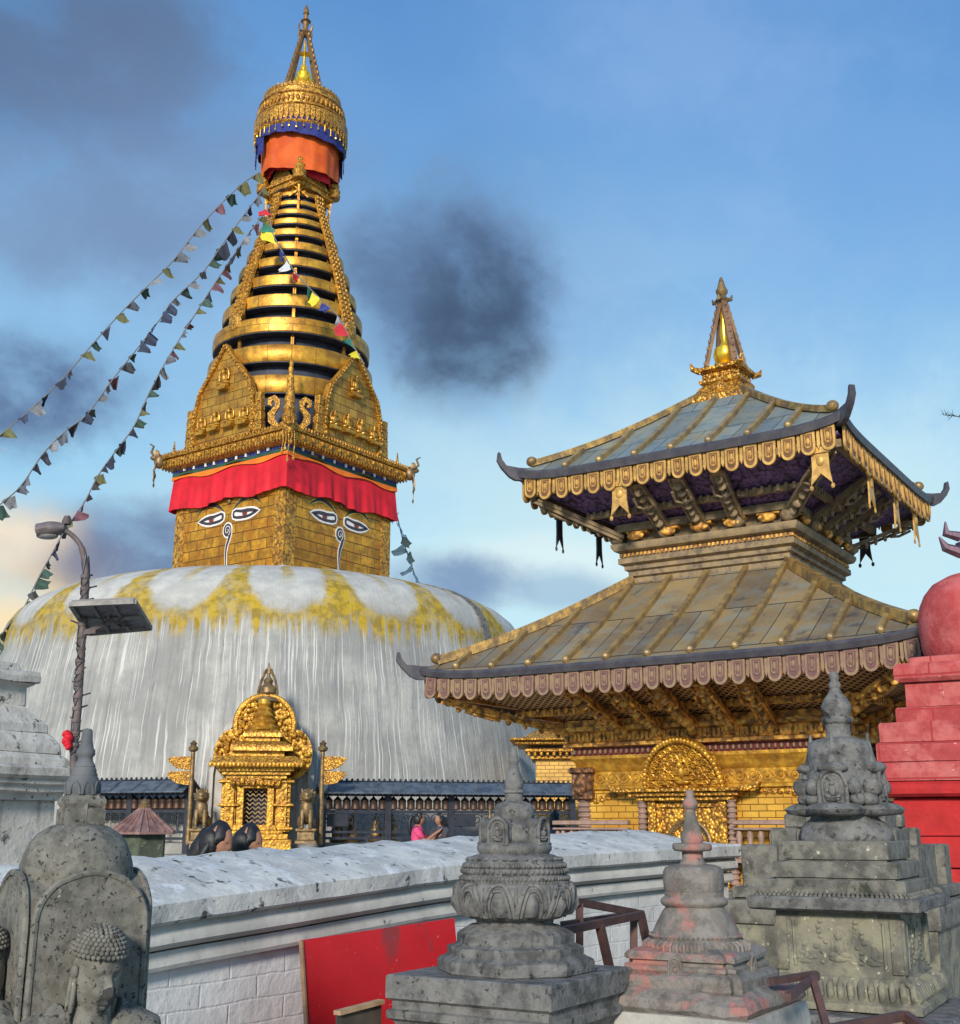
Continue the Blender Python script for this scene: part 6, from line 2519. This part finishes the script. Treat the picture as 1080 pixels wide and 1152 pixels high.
h0, h1 = lp(74, 594), lp(41, 599)
d = (h1 - h0).normalized()
sd2 = Vector((0, 1, 0))
rr = []
for i in range(13):
    t_ = i / 12
    c_ = h0.lerp(h1, t_)
    rad = .028 + .034 * math.sin(min(1, t_ * 1.25 + .05) * PI * .62) if t_ < .92 else .028
    if i == 12: rad = .008
    upv = d.cross(sd2)
    if upv.z < 0: upv = -upv
    rr.append([tuple(c_ + sd2 * math.cos(a) * rad * 1.35 + upv * math.sin(a) * rad * (1 if math.sin(a) > 0 else .75)) for a in [2 * PI * j / 14 for j in range(14)]])
mb.rings(rr)
hd = mb.build('lamp_head', mat('grey_brown_casting', (.19, .15, .15), (.12, .10, .10), 12, .6, .2, bumps=((50, .4, .004),)), lamp)
mb = MB()
c_ = h0.lerp(h1, .62)
mb.ball((c_.x, c_.y, c_.z - .038), (.075, .055, .022), None, 14, 8)
mb.build('lamp_glass', mat('dusty_lamp_glass', (.30, .29, .27), (.2, .19, .18), 20, .3), hd)
mb = MB()
mb.lathe([(.03, 0), (.035, .02), (.02, .06)], 10, T(*lp(75, 590)))
mb.build('lamp_clamp', iron, hd)
# solar panel
cs = [lp(80, 679, 7.75), lp(151, 676, 7.75), lp(169, 706, 8.30), lp(101, 712, 8.30)]
nrm = (cs[1] - cs[0]).cross(cs[3] - cs[0]).normalized()
if nrm.z < 0: nrm = -nrm
mb = MB()
mb.rings([[tuple(c_) for c_ in cs], [tuple(c_ + nrm * .025) for c_ in cs]])
pn = mb.build('solar_panel', mat('grey_panel_back', (.20, .19, .19), (.13, .125, .13), 10, .6, bumps=((30, .3, .003),)), lamp)
mb = MB()
for i in range(4):
    mb.bar(cs[i] - nrm * .006, cs[(i + 1) % 4] - nrm * .006, .03, .03)
for k in (.33, .66):
    mb.bar(cs[0].lerp(cs[1], k) - nrm * .012, cs[3].lerp(cs[2], k) - nrm * .012, .018, .018)
mb.bar(cs[0].lerp(cs[3], .5) - nrm * .02, cs[1].lerp(cs[2], .5) - nrm * .02, .02, .02)
mid = (cs[0] + cs[1] + cs[2] + cs[3]) / 4
mb.build('panel_frame', mat('pale_aluminium', (.24, .22, .205), (.16, .15, .14), 9, .6, .3), pn)
mb = MB()
for k in range(9):
    a = cs[0].lerp(cs[1], rnd.uniform(.3, .75))
    b_ = cs[3].lerp(cs[2], rnd.uniform(.3, .75))
    p, q_ = a.lerp(b_, rnd.uniform(.2, .7)), a.lerp(b_, rnd.uniform(.3, .8)) + Vector((rnd.uniform(-.08, .08), 0, 0))
    mb.tube([p - nrm * .02, (p + q_) / 2 - nrm * .05, q_ - nrm * .02], .006, 5)
mb.bar(lp(96, 712), mid - nrm * .03, .03, .03)
mb.bar(lp(88, 713), lp(108, 711), .025, .02)
mb.build('panel_bracket', iron, pn)
mb = MB()
c_ = lp(82, 832)
for k in range(5):
    mb.ball((c_.x - .02 + rnd.uniform(-.015, .015), c_.y - .05, c_.z + .03 - k * .02), (.032 - .003 * k, .03, .024), None, 12, 8)
mb.rough(.012, 18, 5)
mb.build('tied_red_cloth', red_cloth, lamp, sharp=70)

# ================================================================== boards and iron frames
def at2(px, py, Y): return at(px, py, Y)


a0, a1 = at(340, 1058, 4.75), at(511, 1033, 5.45)
dd = (a1 - a0)
dn = Vector((dd.x, dd.y, 0)).normalized()
nn_ = Vector((dn.y, -dn.x, 0))
rb = empty('red_board', (a0.x, a0.y, 0), 0, 'large plain red painted board leaning against the white wall', 'board')
hgt = .95
mb = MB()
fr = [a0, a1, a1 + nn_ * .14 - Vector((0, 0, hgt)), a0 + nn_ * .14 - Vector((0, 0, hgt))]
o_ = Vector((a0.x, a0.y, 0))
mb.rings([[tuple(p - o_) for p in fr], [tuple(p - o_ - nn_ * .014) for p in fr]])
mb.build('panel', mat('red_enamel', (.62, .008, .012), (.50, .007, .01), 2, .42, bumps=((3, .3, .02),), spots=(((.30, .03, .03), 5, .58, .70), ((.70, .28, .26), 50, .66, .70), ((.10, .03, .03), 28, .68, .71))), rb)
mb = MB()
mb.bar(a0 - o_ - dn * .006, fr[3] - o_ - dn * .006, .008, .016)
mb.build('edge_strip', mat('raw_wood_edge', (.35, .20, .11), (.22, .12, .07), 12, .8), rb)
b0, b1 = at(379, 1141, 4.3), at(429, 1128, 4.5)
mb = MB()
dz = Vector((0, 0, 1.0))
nb_ = Vector((.3, -1, 0)).normalized()
o_ = Vector((b0.x, b0.y, 0))
fr = [b0, b1, b1 - dz + nb_ * .12, b0 - dz + nb_ * .12]
bb_ = empty('plywood_offcut', tuple(o_), 0, 'small dark brown board beside the lotus stupa pedestal below the red board', 'board')
mb.rings([[tuple(p - o_) for p in fr], [tuple(p - o_ - nb_ * .02) for p in fr]])
mb.build('panel', mat('dark_plywood', (.10, .075, .05), (.06, .045, .035), 9, .8), bb_)
mb = MB()
mb.bar(b0 - o_ + Vector((0, 0, .004)), b1 - o_ + Vector((0, 0, .004)), .03, .014)
mb.build('pale_edge', mat('pale_wood_edge', (.50, .32, .17), (.36, .22, .12), 12, .8), bb_)


def frame(name, label, bars, w_, group=None, panel=None):
    o_ = at(*bars[0][0])
    o_.z = 0
    r_ = empty(name, tuple(o_), 0, label, 'metal frame')
    for a, b_ in bars:
        mb = MB()
        mb.bar(at(*a) - o_, at(*b_) - o_, w_, w_)
        mb.build('iron_bar', rust_iron, r_)
    return r_, o_


frame('iron_table_frame', 'rusty brown iron frame standing behind the lotus stupa against the wall',
      [((640, 1013, 5.6), (721, 1028, 6.2)), ((634, 1041, 5.5), (703, 1030, 6.4)), ((630, 1048, 5.2), (722, 1029, 5.9)), ((652, 1016, 5.68), (652, 1240, 5.68)), ((675, 1042, 5.5), (690, 1108, 5.6)),
       ((713, 1033, 5.9), (713, 1220, 5.9)), ((721, 1029, 6.2), (733, 1085, 6.25)), ((634, 1041, 5.5), (634, 1250, 5.5))], .032)
frame('leaning_iron_frame', 'thin bent iron frame propped between the pink-stained stupa and the tall pedestal',
      [((868, 1104, 4.5), (918, 1096, 4.7)), ((919, 1098, 4.7), (886, 1122, 4.3)), ((914, 1100, 4.6), (934, 1170, 4.4)), ((934, 1170, 4.4), (937, 1330, 4.4))], .024)
fr3, o3 = frame('low_iron_frame', 'low rusty iron frame holding a tan board at the bottom edge under the tall pedestal',
                [((905, 1163, 3.6), (1018, 1142, 3.9)), ((1018, 1142, 3.9), (1062, 1172, 3.7)), ((905, 1163, 3.6), (905, 1400, 3.6)), ((1018, 1142, 3.9), (1018, 1400, 3.9))], .024)
mb = MB()
c4 = [at(915, 1165, 3.62) - o3, at(1015, 1146, 3.88) - o3]
mb.rings([[tuple(c4[0]), tuple(c4[1]), tuple(c4[1] - Vector((0, 0, .5))), tuple(c4[0] - Vector((0, 0, .5)))], [tuple(c + Vector((0, .012, 0))) for c in (c4[0], c4[1], c4[1] - Vector((0, 0, .5)), c4[0] - Vector((0, 0, .5)))]])
mb.build('tan_board', mat('tan_board', (.36, .25, .17), (.28, .19, .13), 6, .8), fr3)

# ================================================================== people
def person(px, row_top, Y, gzz, yaw, label, shirt_m, lower_m, hair_style, arms, height=None, tilt=0, bow=0, group=None):
    top = at(px, row_top, Y)
    H = (top.z - gzz)
    r_ = empty('person', (top.x, Y, gzz), yaw, label, 'person')
    k = H / 1.62
    V = lambda x, y, z: Vector((x * k, y * k, z * k))
    J = {'pel': V(0, 0, .92), 'wai': V(0, .0, 1.06), 'che': V(0, .0, 1.24), 'nb': V(0, 0, 1.36), 'nt': V(0, -.015, 1.44)}
    rad = {'pel': .125, 'wai': .105, 'che': .115, 'nb': .065, 'nt': .05}
    E = [('pel', 'wai'), ('wai', 'che'), ('che', 'nb'), ('nb', 'nt')]
    for sx, nm in ((-1, 'l'), (1, 'r')):
        J['sh' + nm] = V(sx * .155, 0, 1.32)
        rad['sh' + nm] = .055
        e, w_ = arms[0 if sx < 0 else 1]
        J['el' + nm] = V(*e)
        J['wr' + nm] = V(*w_)
        dr = (J['wr' + nm] - J['el' + nm]).normalized()
        J['pa' + nm] = J['wr' + nm] + dr * .07 * k
        rad['el' + nm], rad['wr' + nm], rad['pa' + nm] = .036, .026, .030
        E += [('che', 'sh' + nm), ('sh' + nm, 'el' + nm), ('el' + nm, 'wr' + nm), ('wr' + nm, 'pa' + nm)]
        J['hi' + nm] = V(sx * .09, 0, .86)
        J['kn' + nm] = V(sx * .095, -.015, .47)
        J['an' + nm] = V(sx * .09, .02, .08)
        J['to' + nm] = V(sx * .10, -.14, .035)
        rad['hi' + nm], rad['kn' + nm], rad['an' + nm], rad['to' + nm] = .085, .055, .038, .032
        E += [('pel', 'hi' + nm), ('hi' + nm, 'kn' + nm), ('kn' + nm, 'an' + nm), ('an' + nm, 'to' + nm)]
        side = Vector((1, 0, 0)) if abs(dr.x) < .7 else Vector((0, 1, 0))
        side = (side - dr * side.dot(dr)).normalized()
        for f in range(4):
            o_ = (f - 1.5) * .02 * k
            ln = (.075, .085, .08, .065)[f] * k
            J['f%d%s' % (f, nm)] = J['pa' + nm] + side * o_ * 1.1 + dr * ln * .5
            J['g%d%s' % (f, nm)] = J['pa' + nm] + side * o_ * 1.2 + dr * ln
            rad['f%d%s' % (f, nm)] = .0095
            rad['g%d%s' % (f, nm)] = .0085
            E += [('pa' + nm, 'f%d%s' % (f, nm)), ('f%d%s' % (f, nm), 'g%d%s' % (f, nm))]
        J['th' + nm] = J['wr' + nm] + dr * .05 * k + side * .05 * k
        rad['th' + nm] = .010
        E += [('wr' + nm, 'th' + nm)]
    keys = list(J)
    me = bpy.data.meshes.new('body')
    bm = bmesh.new()
    lay = bm.verts.layers.skin.verify()
    vs = {}
    for kk in keys:
        v = bm.verts.new(J[kk])
        v[lay].radius = (rad[kk] * k, rad[kk] * k * (.78 if kk in ('pel', 'wai', 'che') else 1))
        v[lay].use_root = kk == 'pel'
        vs[kk] = v
    for a, b_ in E: bm.edges.new((vs[a], vs[b_]))
    bm.to_mesh(me)
    bm.free()
    tmp = bpy.data.objects.new('tmp', me)
    col.objects.link(tmp)
    tmp.modifiers.new('s', 'SKIN').use_smooth_shade = True
    tmp.modifiers.new('ss', 'SUBSURF').levels = 1
    dg = bpy.context.evaluated_depsgraph_get()
    em = bpy.data.meshes.new_from_object(tmp.evaluated_get(dg))
    mb = MB()
    mb.bm.from_mesh(em)
    bpy.data.objects.remove(tmp)
    # head
    Hm = T(0, -.03 * k, 1.50 * k) @ RZ(tilt) @ RX(bow) @ S(k, k, k)
    n, m_ = 22, 16
    rr = []
    for i in range(m_ + 1):
        ph = -PI / 2 + PI * (i + .01) / (m_ + .02)
        row = []
        for j in range(n):
            a = 2 * PI * j / n
            x, y, z = math.cos(ph) * math.cos(a), math.cos(ph) * math.sin(a), math.sin(ph)
            X, Y_, Z = x * .072, y * .090, z * .108
            if z < 0:
                X *= 1 - .30 * (-z) ** 1.6
                Y_ *= (1 - .15 * (-z) ** 2) if y < 0 else (1 - .45 * (-z))
            if y < 0:
                g = lambda cx, cz, sx, sz: math.exp(-((x - cx) / sx) ** 2 - ((z - cz) / sz) ** 2)
                Y_ -= .022 * g(0, -.2, .14, .16) + .008 * g(0, -.52, .25, .08) + .010 * g(0, -.85, .3, .15)
                Y_ += .008 * (g(.4, .02, .2, .12) + g(-.4, .02, .2, .12))
            row.append((X, Y_, Z))
        rr.append(row)
    mb.rings(rr, Hm)
    b = mb.build('body', skin, r_, sharp=180)
    rm = b.modifiers.new('merge', 'REMESH')
    rm.mode = 'VOXEL'
    rm.voxel_size = .009
    rm.use_smooth_shade = True
    # eyes
    for sx in (-1, 1):
        mb = MB()
        mb.ball((sx * .028, -.076, .008), (.010, .005, .004), Hm, 8, 5)
        mb.build('eye', dark_paint, b)
    # hair
    mb = MB()
    rr = []
    for i in range(11):
        ph = PI / 2 * i / 10
        rr.append([(math.cos(ph) * math.cos(a) * .083, .014 + math.cos(ph) * math.sin(a) * .094, .016 + math.sin(ph) * .107 - (.06 * (1 - i / 10) if math.sin(a) > -.25 else 0)) for a in [2 * PI * j / 26 for j in range(26)]])
    mb.rings(rr, Hm)
    mb.ball((0, .035, -.01), (.080, .075, .095), Hm, 16, 10)
    for sx in (-1, 1): mb.ball((sx * .057, .024, -.012), (.033, .062, .078), Hm, 10, 7)
    if hair_style == 'long':
        mb.tube([(0, .05, .03), (0, .10, -.06), (-.01, .13, -.18), (0, .11, -.34)], [.065, .062, .052, .02], 14, Hm)
        for sx in (-1, 1):
            mb.tube([(sx * .06, .0, .04), (sx * .082, .03, -.06), (sx * .08, .07, -.18), (sx * .06, .09, -.28)], [.015, .026, .030, .015], 10, Hm)
    if hair_style == 'tail':
        mb.tube([(0, .09, .03), (0, .15, .03), (0, .18, -.06), (0, .17, -.2), (0, .15, -.28)], [.025, .035, .045, .035, .008], 12, Hm)
    if hair_style == 'loose':
        mb.tube([(0, .05, .02), (0, .08, -.08), (0, .08, -.17)], [.085, .095, .06], 14, Hm)
    mb.rough(.006, 22 / k, 3)
    mb.build('hair', hair, b, sharp=180)
    # clothes follow the body
    mb = MB()
    tor = []
    for (z, rx, ry) in ((.80, .165, .125), (.92, .155, .12), (1.06, .128, .10), (1.20, .142, .112), (1.28, .165, .105), (1.335, .155, .085), (1.37, .09, .07), (1.385, .075, .065)):
        tor.append([(math.cos(a) * rx * k, math.sin(a) * ry * k, z * k) for a in [2 * PI * j / 24 for j in range(24)]])
    mb.rings(tor)
    for sx, nm in ((-1, 'l'), (1, 'r')):
        mb.tube([J['sh' + nm] + Vector((-sx * .03 * k, 0, 0)), J['sh' + nm], J['sh' + nm].lerp(J['el' + nm], .75)], [.06 * k, .066 * k, .052 * k], 14)
    mb.rough(.006, 9, 2)
    mb.build('top', shirt_m, b, sharp=180)
    mb = MB()
    for sx, nm in ((-1, 'l'), (1, 'r')):
        mb.tube([J['pel'] + Vector((sx * .05 * k, 0, 0)), J['hi' + nm], J['kn' + nm], J['an' + nm] + Vector((0, 0, .03))], [.11 * k, .105 * k, .08 * k, .06 * k], 14)
    mb.build('trousers', lower_m, b, sharp=180)
    return r_


pinkm = mat('pink_cotton', (.72, .07, .19), (.58, .05, .15), 9, .8, bumps=((20, .4, .01),))
greym = mat('dark_grey_cotton', (.06, .06, .075), (.04, .04, .05), 9, .85)
bluem = mat('dull_blue_cotton', (.05, .06, .11), (.035, .04, .08), 9, .85)
down = ((-.20, .03, 1.06), (-.19, -.06, .84)), ((.20, .03, 1.06), (.19, -.06, .84))
person(241, 923, 7.5, gz(7.5), R(74), 'woman with long black hair looking down to the right, behind the wall, nearer the lamp', bluem, greym, 'long', down, bow=R(10))
person(275, 926, 7.9, gz(7.8), R(80), 'person with short black hair behind the wall just right of the long-haired woman', greym, greym, 'short', down, bow=R(6))
G20 = .45
person(470, 913.5, 20.0, G20, R(85), 'woman in a bright pink top with a ponytail facing a dark-haired girl', pinkm, greym, 'tail', (((-.17, -.16, 1.12), (-.08, -.34, 1.26)), ((.17, -.16, 1.10), (.06, -.36, 1.20))))
person(496, 914, 20.1, G20, -R(50), 'girl in a dark top with loose black hair facing the woman in pink', greym, greym, 'loose', (((-.17, -.14, 1.10), (-.10, -.32, 1.20)), ((.17, -.10, 1.08), (.10, -.30, 1.10))))
person(624, 911, 19.5, G20, R(172), 'person in dark clothes seen from behind at the right end of the railing', bluem, greym, 'loose', down)

# ================================================================== conifer beyond the right edge
tp = at(1184, 930, 26.0)
tree = empty('pine_tree', (tp.x, 26.0, .4), 0, 'dark pine whose branch tip just pokes in at the right edge', 'tree')
mb = MB()
mb.tube([(0, 0, 0), (.1, 0, 5), (0, 0, 9), (.02, 0, zr(452, 26) - .4)], [.22, .17, .1, .03], 10)
mb.build('trunk', wood_dark, tree)
mb = MB()
rnd = random.Random(8)
pz = zr(470, 26) - .4
for b_ in range(46):
    an = rnd.uniform(0, 2 * PI)
    z = rnd.uniform(2.5, pz + .2)
    ln = rnd.uniform(.35, .6) if z > 3 else .5
    if b_ == 0: an, z, ln = PI, pz - .05, 1.38
    tipv = Vector((math.cos(an) * ln, math.sin(an) * ln, z + .12))
    root_ = Vector((0, 0, z - .05))
    mb.tube([root_, tipv], [.02, .008], 4)
    for q_ in range(26):
        p = root_.lerp(tipv, .45 + .55 * q_ / 25)
        d = Vector((rnd.uniform(-1, 1), rnd.uniform(-1, 1), rnd.uniform(-.6, 1))).normalized() * .17
        d += (tipv - root_).normalized() * .06
        mb.tube([p, p + d], [.011, .002], 3)
mb.build('crown', mat('dark_pine_needles', (.02, .035, .03), (.035, .055, .035), 6, .8), tree, sharp=180)
